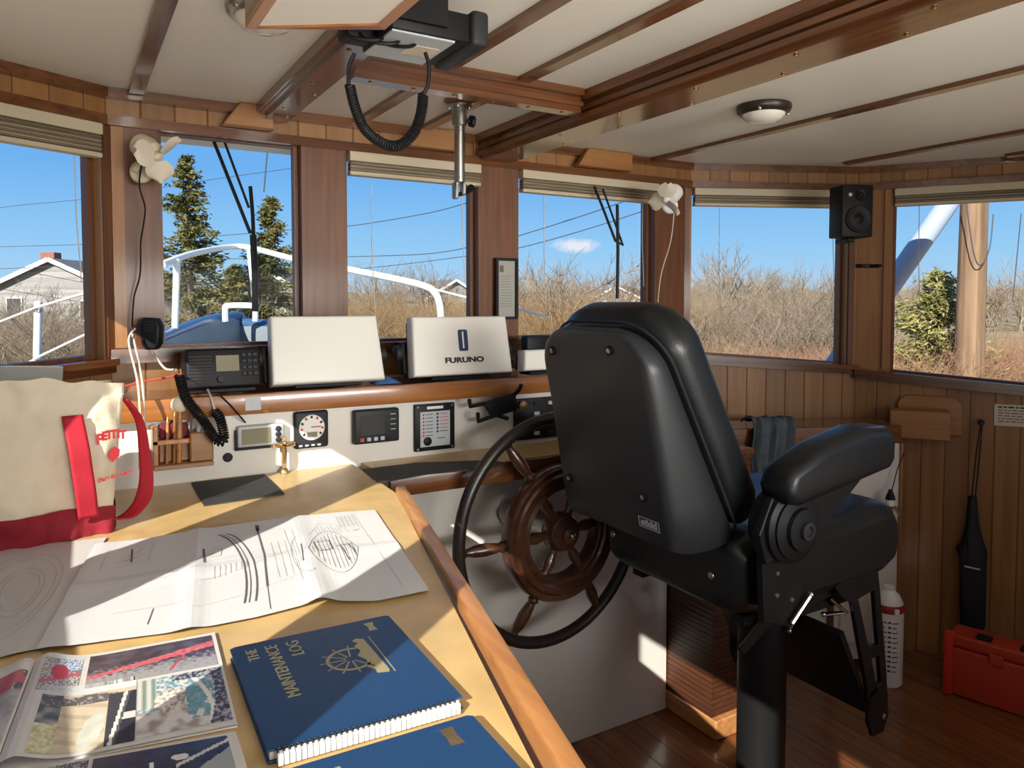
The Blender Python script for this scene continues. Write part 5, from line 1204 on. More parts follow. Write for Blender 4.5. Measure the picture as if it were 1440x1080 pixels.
# ------------------------------------------------------------------ canvas bag and the flat box behind it
bz = DESK+.001
A0 = onz(-60, 787, bz); A1 = onz(156, 748, bz); A2 = onz(208, 712, bz)
def vat(p, px, py): return onv(px, py, (p.x, p.y), (p.x+RT.x, p.y+RT.y))
topL = vat(A0+hd*.02, -60, 556); topR = vat(A2-hd*.09, 176, 533)
ex = (A1-A0); ex.z = 0; W = ex.length; exn = ex.normalized(); nb = V((-exn.y, exn.x, 0))     # nb points away from us
X = frame((A0.x, A0.y, bz), exn, z=(0, 0, 1)); Ib = X.inverted()
tR = Ib @ vat(A1+hd*.05, 176, 534); H = tR.z; WT = tR.x
bR = Ib @ A2
D = .20
t = thing('canvas_bag', 'cream canvas tote bag with red straps and red base standing on the chart table', 'bag', X)
def body(u, v):
    # u runs round: 0-.5 front left to right, .5-.65 right side, .65-1 back; v up
    wob = .012*nz(u*9, v*4, 1)+.006*nz(u*23, v*9, 2)
    sq = 1-.45*v                                   # depth closes towards the top
    xr = W*(1-v)+WT*v; xl = -.05
    yf = .0+.035*v+wob*(1.4-.4*v); d = D*sq
    if u < .55:
        s_ = u/.55; x = xl+(xr-xl)*s_; y = yf-.028*math.sin(PI*s_)*math.sin(PI*min(1, v*1.1))
        y += .012*math.sin(s_*9+v*5)*math.sin(PI*v)
    elif u < .68:
        s_ = (u-.55)/.13; x = xr+.022*math.sin(PI*s_)*(1-v)+wob*.5-.02*math.sin(PI*s_)*v; y = yf+d*s_
    else:
        s_ = (u-.68)/.32; x = xr+(xl-xr)*s_; y = yf+d+.02*math.sin(PI*s_)
    z = H*v+(.012*math.sin(u*7)+.008*nz(u*14, 0, 5))*(v > .9)
    return (x, y, z)
NB = 96
vb = .17
mb = MB(X); mb.grid(lambda u, v: body(u, vb*.6+(1-vb*.6)*v), NB, 44); bo = mb.build('canvas_body', M['canvas'], t, 'all')
def base(u, v):
    k = .55 if u < .55 else .6
    vt = vb*(1.02+.18*math.sin(u*5.2+.4))
    p = V(body(u, vt*v)); q = V(body(u, .5)); c = V(((W-.05)/2, D/2, p.z)); o = (p-c); o.z = 0
    return p+o.normalized()*.004
mb = MB(X); mb.grid(base, NB, 10); mb.add([base(i/NB, 0) for i in range(NB)], [list(range(NB))[::-1]]); mb.build('red_base', M['redbase'], t, 'all')
def front(s_, v, lift=.006):
    p = V(body(.55*s_, v)); q = V(body(.55*min(1, s_+.01), v)); tt = (q-p).normalized(); return p+V((tt.y, -tt.x, 0))*lift
def uv_of(px, py):   # find the front face point under a pixel
    best = None
    for i in range(61):
        for j in range(41):
            p = X @ front(i/60, j/40); d = p-CAM; zc = d.dot(FW)
            e = (720+F_PX*d.dot(RT)/zc-px)**2+(PPY-F_PX*d.dot(UP)/zc-py)**2
            if best is None or e < best[0]: best = (e, i/60, j/40)
    return best[1], best[2]
s0, v0 = uv_of(99, 582); s1, v1 = uv_of(122, 728)
def strap(c0, v0, c1, v1, wd):
    def f(u, v):
        vv = v0+(v1-v0)*v; c = c0+(c1-c0)*v**1.15
        ca = V(body(.55*c, vv)); ca = (ca+V(body(.55*c, min(1, vv+.06)))+V(body(.55*c, max(0, vv-.06))))/3
        return V((ca.x+(u-.5)*wd, ca.y-.016-.010*math.sin(PI*v), H*vv))
    return f
mb = MB(X); mb.grid(strap(s0, v0, s1, max(.05, v1), .036), 6, 24); so_ = mb.build('strap', M['red'], t, 'all'); sm = so_.modifiers.new('thickness', 'SOLIDIFY'); sm.thickness = .004; sm.offset = 1
# strap loop falling at the right side
lp_ = [vat(A1+hd*.06, 176, 560), vat(A1+hd*.10, 196, 590), vat(A1+hd*.12, 203, 632), vat(A1+hd*.12, 206, 672), vat(A1+hd*.10, 200, 704), vat(A1+hd*.06, 178, 728), vat(A1+hd*.01, 150, 741)]
lp_[-1].z = max(lp_[-1].z, bz+.02)
Pth = cat_rom([Ib @ p for p in lp_], 8); 
def loop(u, v):
    k = v*(len(Pth)-1); i = min(len(Pth)-2, int(k)); p = Pth[i]*(1-(k-i))+Pth[i+1]*(k-i); w_ = .010+.022*min(1, v*1.6)
    return p+(Ib.to_3x3() @ (RT*.80+hd*.25))*(u-.5)*w_*1.2
mb = MB(X); mb.grid(loop, 4, 48); so_ = mb.build('strap', M['red'], t, 'all'); sm = so_.modifiers.new('thickness', 'SOLIDIFY'); sm.thickness = .004
# lettering on the bag
sa, va = uv_of(131, 624); sb, vb2 = uv_of(172, 618); sc_, vc = uv_of(158, 656)
pa = X @ front(sa, va, .004); pb = X @ front(min(1, sb), vb2, .004); 
ux = (pb-pa).normalized(); uz = V((0, 0, 1)); uz = (uz-ux*uz.dot(ux)).normalized(); nn = ux.cross(uz)
cx = (pa+pb)/2+nn*.010
F_ = frame(cx, ux, y=uz)
ww = (pb-pa).length
def letter_arc(word, size, F_, rise):
    n_ = len(word); tot = ww*1.02
    for i, ch in enumerate(word):
        x = -tot/2+tot*(i+.5)/n_; text(ch, size*(1.25 if i == 0 else 1.0), F_ @ tr(x, rise*(1-(2*x/tot)**2)-(.003 if i == 0 else 0), 0), M['redtext'], 'red_letter', t, xs=.92, bold=.0012)
letter_arc('PETTIT', .023, F_ @ tr(.004, .012, .004), .005)
mb = MB(F_ @ tr(.008, -.022, .004) @ Matrix.Scale(.75, 4)); mb.add([(-.016, -.003, 0), (-.004, -.022, 0), (.014, -.006, 0), (.016, .010, 0), (.002, .020, 0), (-.010, .010, 0)], [(0, 1, 2, 3, 4, 5)]); mb.build('red_emblem', M['redtext'], t)
text('Dare the Future', .0105, F_ @ tr(.010, -.066, .004) @ Matrix.Rotation(.12, 4, 'Z'), M['redtext'], 'red_slogan', t, shear=.25, bold=.0004)
# flat grey box lying on the sill behind the bag
a = onv(-70, 528, PW, FA, .05); b = onv(82, 528, PW, FA, .05)
X2 = frame(((a.x+b.x)/2, (a.y+b.y)/2, onv(40, 546, PW, FA, .05).z), (b-a), z=(0, 0, 1)); hw = (b-a).length/2
hh = onv(40, 512, PW, FA, .05).z-X2.translation.z
t = thing('grey_box', 'flat grey box propped behind the canvas bag below the port bow window', 'box', X2)
mb = MB(X2); mb.rbox((-hw, -.02, .012), (hw, .02, hh), .003, 1); mb.build('lid', mat('grey_board', (.20, .20, .19), .7), t)
mb = MB(X2); mb.rbox((-hw, -.024, -.2), (hw*.62, .018, .0115), .003, 1); mb.build('dark_base', M['blk'], t)
# ------------------------------------------------------------------ outside: land, bushes, trees
GZ = -1.3
def vmat(name, c1, c2, scale=.25, rough=.9, fine=3.0):
    m, nt, b = nmat(name); tc = nt.nodes.new('ShaderNodeTexCoord')
    n = nt.nodes.new('ShaderNodeTexNoise'); n.inputs['Scale'].default_value = scale; n.inputs['Detail'].default_value = 2
    n2 = nt.nodes.new('ShaderNodeTexNoise'); n2.inputs['Scale'].default_value = fine; n2.inputs['Detail'].default_value = 3
    ad = nt.nodes.new('ShaderNodeMath'); ad.operation = 'MULTIPLY_ADD'; ad.inputs[1].default_value = .6
    lnk(nt, n2.outputs['Fac'], ad.inputs[0]); ml = nt.nodes.new('ShaderNodeMath'); ml.operation = 'MULTIPLY'; ml.inputs[1].default_value = .55; lnk(nt, n.outputs['Fac'], ml.inputs[0]); lnk(nt, ml.outputs[0], ad.inputs[2])
    r = nt.nodes.new('ShaderNodeValToRGB'); r.color_ramp.elements[0].position = .40; r.color_ramp.elements[1].position = .74
    r.color_ramp.elements[0].color = (*c1, 1); r.color_ramp.elements[1].color = (*c2, 1)
    lnk(nt, tc.outputs['Object'], n.inputs['Vector']); lnk(nt, tc.outputs['Object'], n2.inputs['Vector']); lnk(nt, ad.outputs[0], r.inputs['Fac']); lnk(nt, r.outputs['Color'], b.inputs['Base Color']); b.inputs['Roughness'].default_value = rough; b.inputs['Specular IOR Level'].default_value = .1
    return m
M['land'] = vmat('dry_grass_land', (.26, .18, .09), (.46, .36, .20), .12)
M['tan'] = vmat('tan_thicket', (.22, .135, .065), (.46, .325, .175), .22)
M['rust'] = vmat('rusty_brush', (.27, .13, .075), (.48, .31, .19), .3)
M['greybush'] = vmat('grey_bare_bush', (.19, .145, .10), (.40, .32, .23), .2)
M['straw'] = vmat('straw_grass', (.38, .28, .14), (.60, .49, .28), .5)
M['bark'] = mat('grey_bark', (.24, .19, .145), .9, var=.25, vscale=6)
M['spruce'] = vmat('spruce_needles', (.03, .045, .014), (.24, .21, .075), .7, .8, 5)
M['cedar'] = vmat('cedar_needles', (.10, .11, .03), (.40, .36, .14), .9, .8, 6)
M['pole'] = wood('weathered_pole', (.13, .075, .04), (.30, .19, .11), 'z', 9, .8, 0)
M['siding'] = wood('grey_shingle', (.27, .26, .25), (.38, .37, .35), 'x', 6, .8, 0, groove=.18, groove_axis='z', gdark=.6)
M['roofg'] = mat('grey_roof', (.16, .15, .145), .8, var=.1, vscale=4)
M['brick'] = mat('chimney_brick', (.30, .11, .07), .8, var=.2, vscale=12)
M['wire'] = mat('black_wire', (.05, .06, .075), .6)
M['pane'] = mat('house_glass', (.05, .06, .07), .1)
M['pipe'] = mat('pale_blue_paint', (.34, .41, .55), .4)
def fast(name, vs, fs, m, parent=None, loc=(0, 0, 0), **kw):
    me = bpy.data.meshes.new(name); vs = np.asarray(vs, np.float32)-np.asarray(loc, np.float32); fs = np.asarray(fs, np.int32); k = fs.shape[1]
    me.vertices.add(len(vs)); me.vertices.foreach_set('co', vs.ravel()); me.loops.add(fs.size); me.loops.foreach_set('vertex_index', fs.ravel())
    me.polygons.add(len(fs)); me.polygons.foreach_set('loop_start', np.arange(0, fs.size, k, dtype=np.int32)); me.polygons.foreach_set('loop_total', np.full(len(fs), k, np.int32))
    me.update(calc_edges=True); me.materials.append(m)
    o = bpy.data.objects.new(name, me); C.objects.link(o)
    if parent: o.parent = parent
    else: o.location = loc
    for a, b in kw.items(): o['category' if a == 'cat' else a] = b
    return o
def segs_mesh(S):
    """array of segments (x0,y0,z0,r0,x1,y1,z1,r1) -> three-sided tubes"""
    S = np.asarray(S, np.float64); n = len(S); a = S[:, :3]; b = S[:, 4:7]; t = b-a; t /= np.maximum(np.linalg.norm(t, axis=1, keepdims=True), 1e-9)
    h = np.where(np.abs(t[:, 2:3]) < .9, np.array([[0, 0, 1.]]), np.array([[1., 0, 0]])); u = np.cross(t, h); u /= np.linalg.norm(u, axis=1, keepdims=True); w = np.cross(t, u)
    vs = np.zeros((n, 6, 3))
    for k in range(3):
        c, s_ = math.cos(2*PI*k/3), math.sin(2*PI*k/3); d = u*c+w*s_
        vs[:, k] = a+d*S[:, 3:4]; vs[:, 3+k] = b+d*S[:, 7:8]
    base = (np.arange(n)*6)[:, None]; f = []
    for k in range(3): f.append(base+np.array([[k, (k+1) % 3, 3+(k+1) % 3, 3+k]]))
    return vs.reshape(-1, 3), np.stack(f, 1).reshape(-1, 4)
def grow(rng, p, d, L, r, lev, out, kids, spread, up=.15, bend=.25):
    n = 3 if lev > 0 else 2; pts = [V(p)]; d = V(d).normalized()
    for i in range(n):
        d = (d+V((rng.uniform(-1, 1), rng.uniform(-1, 1), rng.uniform(-1, 1)))*bend+V((0, 0, up*.3))).normalized()
        q = pts[-1]+d*L/n; ra_ = r*(1-.65*i/n); rb_ = r*(1-.65*(i+1)/n)
        out.append((*pts[-1], ra_, *q, rb_)); pts.append(q)
    if lev > 0:
        for _ in range(kids[lev-1]):
            k = rng.randint(1, n); q = pts[k]; a = rng.uniform(0, 2*PI); o = d.orthogonal().normalized(); o.rotate(Matrix.Rotation(a, 3, d))
            grow(rng, q, d*(1-spread)+o*spread+V((0, 0, up)), L*rng.uniform(.5, .72), r*.5, lev-1, out, kids, spread, up, bend)
def shrub_proto(seed, stems=9, H=2.6, r=.022, kids=(3, 4), spread=.5, fan_=.55):
    rng = random.Random(seed); out = []
    for _ in range(stems):
        a = rng.uniform(0, 2*PI); grow(rng, (rng.uniform(-.3, .3), rng.uniform(-.3, .3), -.1), (math.cos(a)*fan_*rng.random(), math.sin(a)*fan_*rng.random(), 1), H*rng.uniform(.45, .7), r, 2, out, kids, spread)
    v, f = segs_mesh(out); z = v[:, 2].max(); v *= H/z; return v, f
def scatter(name, protos, places, m, loc, label, cat, zt=GZ):
    VS = []; FS = []; n = 0
    for i, (x, y, s, rz, sz) in enumerate(places):
        v, f = protos[i % len(protos)]; c, s_ = math.cos(rz), math.sin(rz)
        q = np.stack([(v[:, 0]*c-v[:, 1]*s_)*s+x, (v[:, 0]*s_+v[:, 1]*c)*s+y, v[:, 2]*sz+zt], 1); VS.append(q); FS.append(f+n); n += len(v)
    return fast(name, np.concatenate(VS), np.concatenate(FS), m, None, loc, label=label, cat=cat, kind='stuff')
def polar(px, dep):       # a place on the land straight ahead of the pixel column
    p = CAM+hd*dep+RT*((px-720)/F_PX*dep); return p.x, p.y
mb = MB(tr(0, 60, GZ)); mb.grid(lambda u, v: ((u-.5)*900, -190+v*700, .35*nz(u*60, v*50)-(1.6 if abs((u-.5)*900) < 8 and v < .29 else 0)), 120, 90); o = mb.build('land', M['land'], None, True, kind='structure')
mb = MB()
def hill(u, v):
    px = -500+u*2600; x, y = polar(px, 120+60*v)
    return (x, y, GZ-.5+(6.2+1.6*nz(u*14, 2)+1.3*nz(u*60, 3)+.7*nz(u*160, 4))*math.sin(PI*min(1, v*1.0)*.5))
mb.grid(hill, 320, 8); mb.build('hills', M['greybush'], None, True, kind='structure')
rng = random.Random(11)
P1 = [shrub_proto(20+i, 10, 2.6, .020) for i in range(5)]
P2 = [shrub_proto(40+i, 16, 1.5, .012, (2, 3), .4, .8) for i in range(4)]
P3 = [shrub_proto(60+i, 4, 6.0, .07, (4, 6), .45, .35) for i in range(5)]
def row(px0, px1, d0, d1, n, s0, s1, stretch=1.0):
    out = []
    for i in range(n):
        px = rng.uniform(px0, px1); d_ = d0+(d1-d0)*rng.random()**.8; x, y = polar(px, d_); s = rng.uniform(s0, s1); out.append((x, y, s*1.25, rng.uniform(0, 6.3), s*stretch))
    return out
scatter('tan_thicket', P1, row(420, 1010, 26, 52, 300, .95, 1.45), M['tan'], (*polar(700, 38), GZ), 'bare tan thicket beyond the bow, seen through the middle windows', 'bushes')
scatter('grey_thicket', P1, row(960, 1200, 24, 50, 170, .9, 1.5), M['greybush'], (*polar(1080, 38), GZ), 'bare grey thicket behind the helm seat window', 'bushes')
scatter('rusty_brush', P2, row(930, 1260, 17, 27, 190, .75, 1.25), M['rust'], (*polar(1100, 22), GZ), 'low rusty brush below the grey thicket', 'bushes')
scatter('tan_brush', P1, row(1230, 1700, 13, 26, 150, .62, .92), M['rust'], (*polar(1400, 18), GZ), 'leafless reddish brush around the wooden utility pole', 'bushes')
scatter('straw_grass', P2, row(1200, 1650, 9, 16, 150, .45, .75)+row(400, 700, 19, 26, 60, .6, .9), M['straw'], (*polar(1350, 12), GZ), 'dry straw coloured grass at the edge of the land', 'grass')
scatter('winter_thicket', P1, row(-120, 470, 19, 40, 230, .8, 1.25), M['greybush'], (*polar(150, 28), GZ), 'bare brown thicket in front of the gabled house and spruces', 'bushes')
scatter('treeline', P3, row(-300, 1700, 70, 115, 260, .85, 1.35), M['greybush'], (*polar(700, 90), GZ), 'far line of bare winter trees along the horizon', 'trees')
def tree(px, dep, H, seed, label, m='greybush', kids=(4, 6, 4), r=.13, spread=.48, name='bare_tree', stems=3, first=.34, fan_=.5):
    rng = random.Random(seed); x, y = polar(px, dep); t = thing(name, label, 'tree', tr(x, y, GZ), 'bare trees on the shore'); out = []
    main = []
    for k in range(stems):
        a = rng.uniform(0, 6.3); grow(rng, (0, 0, -.1), (math.cos(a)*fan_*(k > 0), math.sin(a)*fan_*(k > 0), 1), H*first*1.25, r, 3, out, kids, spread, .22, .2)
    out = np.array(out); k = H/max(out[:, 6].max(), .1); out *= np.array([k, k, k, 1, k, k, k, 1])
    thick = out[:, 3] > r*.30
    v, f = segs_mesh(out[thick]); fast('trunk', v, f, M['bark'], t); v, f = segs_mesh(out[~thick]); fast('branches', v, f, M[m], t)
tree(1150, 27, 5.0, 3, 'wide bare tree filling the starboard bow window beside the loudspeaker', stems=9, r=.05, first=.5, kids=(4, 5, 5), fan_=.8)
tree(1010, 45, 6.6, 8, 'thin bare tree rising at the near edge of the starboard bow window', stems=3)
tree(775, 40, 5.9, 5, 'tall pale bare tree beside the mahogany post, below the white cloud', stems=2)
tree(862, 50, 5.4, 6, 'bare tree with open branches directly above the helm seat back', stems=3)
tree(620, 55, 6.0, 7, 'small bare tree above the end of the white bow rail', stems=3)
tree(560, 60, 5.4, 9, 'low rounded bare tree behind the white bow rail, mid-window', stems=4)
tree(60, 36, 4.4, 14, 'twiggy bare tree standing in front of the grey gable house', stems=8, r=.045, first=.5, kids=(4, 5, 5), fan_=.8)
# conifers
def conifer(px, dep, H, R0, seed, label, m, name='spruce_tree', whorls=26, z0=.10, droop=.35, leafy=110, lw=.115):
    rng = random.Random(seed); x, y = polar(px, dep); t = thing(name, label, 'tree', tr(x, y, GZ)); seg = []; LV = []; LF = []; n = 0
    seg.append((0, 0, -.1, H*.020, 0, 0, H*.985, .01))
    for w in range(whorls):
        k = w/(whorls-1); z = H*(z0+(.98-z0)*k); R = R0*(1-k)**.75*(.72+.5*rng.random())*(.75+.25*math.sin(min(1, k*6)*PI/2))+.12
        for b in range(rng.randint(4, 6)):
            a = rng.uniform(0, 2*PI); L_b = R*rng.uniform(.65, 1.12); up = .25-droop*(1-k)
            tip = V((math.cos(a)*L_b, math.sin(a)*L_b, z+up*L_b)); seg.append((0, 0, z, .025, *tip, .006))
            nl = int(leafy*(.35+L_b/R0*.65))
            for i in range(nl):
                s_ = rng.random()**.7; c = V((0, 0, z)).lerp(tip, s_)+V((rng.gauss(0, 1), rng.gauss(0, 1), rng.gauss(0, .7)-.5))*(.07+.05*L_b)
                d1 = V((math.cos(a)+rng.gauss(0, .6), math.sin(a)+rng.gauss(0, .6), rng.gauss(-.1, .5))).normalized()*lw*rng.uniform(.6, 1.3); d2 = d1.cross(V((rng.gauss(0, 1), rng.gauss(0, 1), rng.gauss(0, 1)))).normalized()*lw*.28
                LV += [c-d1-d2*.3, c+d2, c+d1, c-d2]; LF.append((n, n+1, n+2, n+3)); n += 4
    v, f = segs_mesh(seg); fast('trunk', v, f, M['bark'], t); fast('needles', [tuple(q) for q in LV], LF, M[m], t)
conifer(268, 24, 6.3+1.2, 1.65, 1, 'tall dark green spruce in the window beside the cream fan', 'spruce')
conifer(383, 27, 5.6+1.0, 1.6, 2, 'smaller spruce behind the black wiper blade', 'spruce')
conifer(330, 30, 4.3, 1.6, 6, 'low dark spruce between the two taller spruces', 'spruce')
conifer(1318, 17, 3.5, 1.5, 4, 'bushy cedar standing behind the wooden utility pole', 'cedar', 'cedar_tree', 16, .05, -.15, 150, .085)
# utility pole and wires
x, y = polar(1364, 15.5); t = thing('utility_pole', 'rough wooden utility pole standing in the brush', 'pole', tr(x, y, GZ))
mb = MB(tr(x, y, GZ)); mb.tube([(0, 0, -.3), (.02, 0, 2.0), (.09, 0, 9.5)], [.30, .275, .22], 20); mb.build('shaft', M['pole'], t, True)
mb = MB(tr(x, y, GZ)); mb.box((-1.1, -.12, 8.9), (1.25, .12, 9.1)); mb.build('crossarm', M['pole'], t)
mb = MB(tr(x, y, GZ)); mb.tube(cat_rom([(-.55, -.1, 5.2), (-.45, -.25, 3.9), (-.25, -.3, 3.55), (.05, -.32, 3.9), (.2, -.3, 4.6)], 8), .012, 6); mb.build('slack_cable', M['wire'], t, True)
def wire(pts, d0, d1, label):
    q = []
    for i, (px, py) in enumerate(pts):
        q.append(atd(px, py, d0+(d1-d0)*i/(len(pts)-1)))
    o = q[0]; mb = MB(tr(*o)); mb.tube(cat_rom([p-o for p in q], 8), [.016+.0*i for i in range(len(cat_rom(q, 8)))], 5)
    return mb.build('utility_wire', M['wire'], None, True, label=label, cat='wire', group='overhead wires across the sky')
wire([(-150, 316), (0, 292), (135, 278), (300, 252), (420, 235), (600, 205), (760, 170)], 46, 30, 'topmost overhead wire in the port bow window, passing behind the cream fan')
wire([(-150, 350), (0, 347), (135, 343), (230, 337), (340, 329), (420, 322), (490, 318), (600, 300), (672, 281), (760, 257), (1000, 180), (1362, 40)], 46, 16, 'overhead wire crossing the sky above the white bow rail and climbing past the steel mount')
wire([(-150, 384), (0, 378), (135, 372), (250, 366), (420, 362), (490, 361), (600, 357), (672, 345), (728, 332), (900, 275), (1100, 190), (1362, 60)], 46, 16, 'heaviest overhead wire, rising from behind the white bow rail to cross above the cloud')
wire([(300, 385), (480, 380), (672, 358), (760, 341), (918, 292), (1100, 220), (1362, 90)], 40, 16, 'thin lowest overhead wire running right above the little cloud')
# houses
def house(px, dep, w, d_, h, roof, label, yaw=0, chimney=True, wins=((-.5, .55), (.45, .5)), zb=GZ):
    x, y = polar(px, dep); X = tr(x, y, zb) @ Matrix.Rotation(-YAW+yaw, 4, 'Z'); t = thing('house', label, 'house', X, 'houses on the shore')
    mb = MB(X); mb.slab([(-w/2, 0), (w/2, 0), (w/2, h), (0, h+roof), (-w/2, h)], 0, d_); mb.build('walls', M['siding'], t)
    mb = MB(X)
    for s in (-1, 1):
        mb.hexa([(s*(w/2+.35), -.4, h-.30), (0, -.4, h+roof+.02), (0, d_+.4, h+roof+.02), (s*(w/2+.35), d_+.4, h-.30), (s*(w/2+.35), -.4, h-.12), (0, -.4, h+roof+.22), (0, d_+.4, h+roof+.22), (s*(w/2+.35), d_+.4, h-.12)])
    mb.build('roof', M['roofg'], t)
    for s in (-1, 1):
        mb = MB(X); mb.bar((s*(w/2+.36), -.42, h-.2), (0, -.42, h+roof+.13), .06, .26); mb.build('rake_board', M['outwhite'], t)
    if chimney: mb = MB(X); mb.rbox((-w*.24, d_*.25, h+roof*.5), (-w*.24+.9, d_*.25+.8, h+roof+.75), .02, 1); mb.build('chimney', M['brick'], t)
    for wx, wz in wins:
        mb = MB(X); mb.box((wx*w/2-.5, -.05, h*wz), (wx*w/2+.5, -.001, h*wz+1.3)); fr_w = mb.build('window', M['outwhite'], t)
        mb = MB(X); mb.box((wx*w/2-.42, -.07, h*wz+.08), (wx*w/2+.42, -.051, h*wz+1.22)); mb.build('pane', M['pane'], fr_w)
house(75, 46, 9.5, 10, 3.3, 2.0, 'grey shingled gable house with brick chimney, seen through the port bow window', chimney=True)
house(375, 52, 8, 9, 2.8, 2.1, 'grey gable house half hidden behind the spruces', chimney=False)
house(640, 85, 7, 8, 3.2, 2.0, 'distant pale house near the end of the white bow rail', .5, False)
house(868, 100, 8, 8, 3.0, 1.8, 'distant house among bare trees above the helm seat', -.4, False)
# ------------------------------------------------------------------ the boat's own bow
CL = 1.15
sheer = [(2.95, 1.05, -.05), (3.6, 1.0, -.04), (4.4, .82, .0), (5.2, .52, .06), (5.8, .24, .11), (6.1, .0, .13)]   # forward, half breadth, z relative to eye -> cap
def capz(f): 
    for (f0, b0, z0), (f1, b1, z1) in zip(sheer, sheer[1:]):
        if f0 <= f <= f1: return z0+(z1-z0)*(f-f0)/(f1-f0)
    return sheer[0][2] if f < sheer[0][0] else sheer[-1][2]
port = cat_rom([(CL-b, f, 1.26+z) for f, b, z in sheer], 6); stb = cat_rom([(CL+b*.98, f, 1.26+z-.16*(6.1-f)/3.1-.05) for f, b, z in sheer], 6)
edge = port+stb[::-1][1:]
t = thing('foredeck', "blue and grey foredeck of the boat with raised bulwark, ahead of the windows", 'deck', tr(CL, 4.5, .9))
mb = MB(); mb.tube([p+V((0, 0, 0)) for p in edge], .045, 10); mb.build('bulwark_cap', M['blueout'], t, True)
ctr = V((CL, 4.2, 0))
mb = MB(); n = len(edge)
inn2 = [p+((V((ctr.x, p.y-.25, p.z))-p).normalized()*.05) for p in edge]
mb.add([tuple(p) for p in inn2]+[(p.x+(ctr.x-p.x)*.10, p.y-.03, .72) for p in inn2], [(i, i+1, n+i+1, n+i) for i in range(n-1)]); mb.build('bulwark_lining', M['greyout'], t, True)
mb = MB(); mb.add([tuple(p) for p in edge]+[(p.x+(p.x-ctr.x)*-.15, p.y-.3*(p.y-3)/3, -1.2) for p in edge], [(i+1, i, n+i, n+i+1) for i in range(n-1)]); mb.build('hull_side', M['blueout'], t, True)
mb = MB(); mb.add([(p.x, p.y, .73) for p in inn2], [list(range(n))]); mb.build('deck', M['greyout'], t)
mb = MB(); mb.box((-1.75, -2.0, .62), (-.70, 3.3, .70)); mb.build('side_deck', M['greyout'], t)
mb = MB(); mb.rbox((CL-.50, 2.95, .735), (CL+.50, 4.3, 1.02), .06, 3); mb.build('trunk_cabin', M['greyout'], t, True)
mb = MB(); mb.rbox((CL-.30, 4.65, .735), (CL+.16, 5.0, 1.08), .05, 3); mb.rbox((CL-.22, 4.72, 1.0805), (CL+.08, 4.94, 1.2), .03, 2); mb.build('windlass', M['outwhite'], t, True)
mb = MB(); mb.tube(cat_rom([(CL-.16, 5.75, 1.36), (CL-.16, 5.75, 1.45), (CL-.14, 5.75, 1.475), (CL+.02, 5.7, 1.475), (CL+.04, 5.7, 1.45), (CL+.04, 5.7, 1.36)], 4), .022, 8); mb.build('bow_chock', M['outwhite'], t, True)
# white rails
t = thing('bow_rail', 'white tubular bow rail with stanchions round the foredeck', 'railing', tr(CL, 5.5, 1.3))
rail_px = [(228, 372, 4.4), (270, 357, 4.9), (318, 348, 5.5), (350, 348, 5.6), (420, 366, 5.1), (490, 379, 4.8), (550, 391, 4.6), (596, 402, 4.45), (612, 412, 4.4), (619, 432, 4.4), (621, 470, 4.4)]
rp_ = [atd(*q) for q in rail_px]
mb = MB(); mb.tube(cat_rom(rp_, 6), .021, 10); mb.build('top_rail', M['outwhite'], t, True)
for (px, y0, y1, d_) in ((249, 364, 468, 4.6),):
    mb = MB(); mb.tube([atd(px, y0, d_), atd(px-3, y1, d_)], .021, 10); mb.build('stanchion', M['outwhite'], t, True)
a = rp_[3]; mb = MB(); mb.tube([a-V((0, 0, .01)), V((a.x+.05, a.y+.02, 1.38))], .018, 10); mb.build('stanchion', M['outwhite'], t, True)
for (px, y0, y1, d_), lb in (((52, 425, 520, 3.5), 'white stanchion with two lifelines, near the middle of the port bow window'), ((134, 405, 545, 3.1), 'white stanchion with a clamp ring, close to the sunlit corner post')):
    p = atd(px, y1, d_); t = thing('stanchion', lb, 'post', tr(*p), 'port side stanchions')
    mb = MB(); q = atd(px+(2 if px < 100 else 4), y0, d_); mb.tube([V((p.x, p.y, .705)), p, q], .018, 12); mb.ball(q, (.018, .018, .008)); mb.build('post', M['outwhite'], t, True)
    for z in (.02, .16) if px > 100 else (.02,):
        mb = MB(); r_ = q-(q-p).normalized()*z*1.9; mb.tube([r_-V((0, 0, .008)), r_+V((0, 0, .008))], .022, 12); mb.build('clamp_ring', M['steel'], t, True)
def line(pts, label):
    q = [atd(*p) for p in pts]; o = q[0]; mb = MB(tr(*o)); mb.tube([p-o for p in q], .006, 6); mb.build('lifeline', M['outwhite'], None, True, label=label, cat='rope', group='lifelines')
line([(-60, 476, 4.0), (52, 432, 3.46), (134, 408, 3.06)], 'upper white lifeline strung between the port stanchions')
line([(-40, 560, 4.2), (52, 503, 3.46), (134, 464, 3.06)], 'lower white lifeline sloping between the port stanchions')
line([(612, 407, 4.4), (676, 423, 4.0), (730, 435, 3.75), (772, 446, 3.6)], 'white lifeline running aft from the end of the bow rail')
# wipers outside the glass
def wiper(arms, blade, label, dep):
    p0 = atd(*arms[0][0], dep); t = thing('wiper', label, 'wiper', tr(*p0), 'windscreen wipers')
    for a, b, r_ in arms: mb = MB(); mb.tube([atd(*a, dep), atd(*b, dep)], r_, 6); mb.build('wiper_arm', M['blk'], t, True)
    for a, b, r_ in blade: mb = MB(); mb.tube([atd(*a, dep), atd((a[0]+b[0])/2+1, (a[1]+b[1])/2, dep), atd(*b, dep)], r_, 8); mb.build('wiper_blade', M['blk'], t, True)
wiper([((298, 192), (352, 328), .0055), ((313, 192), (350, 292), .004)], [((352, 262), (357, 345), .006), ((356, 330), (359, 438), .0105)], 'black windscreen wiper in front of the spruces', 2.36)
wiper([((836, 262), (866, 340), .0055), ((848, 266), (876, 345), .0045), ((864, 338), (877, 345), .004)], [((868, 288), (868, 420), .0062)], 'black windscreen wiper above the helm seat back', 2.86)
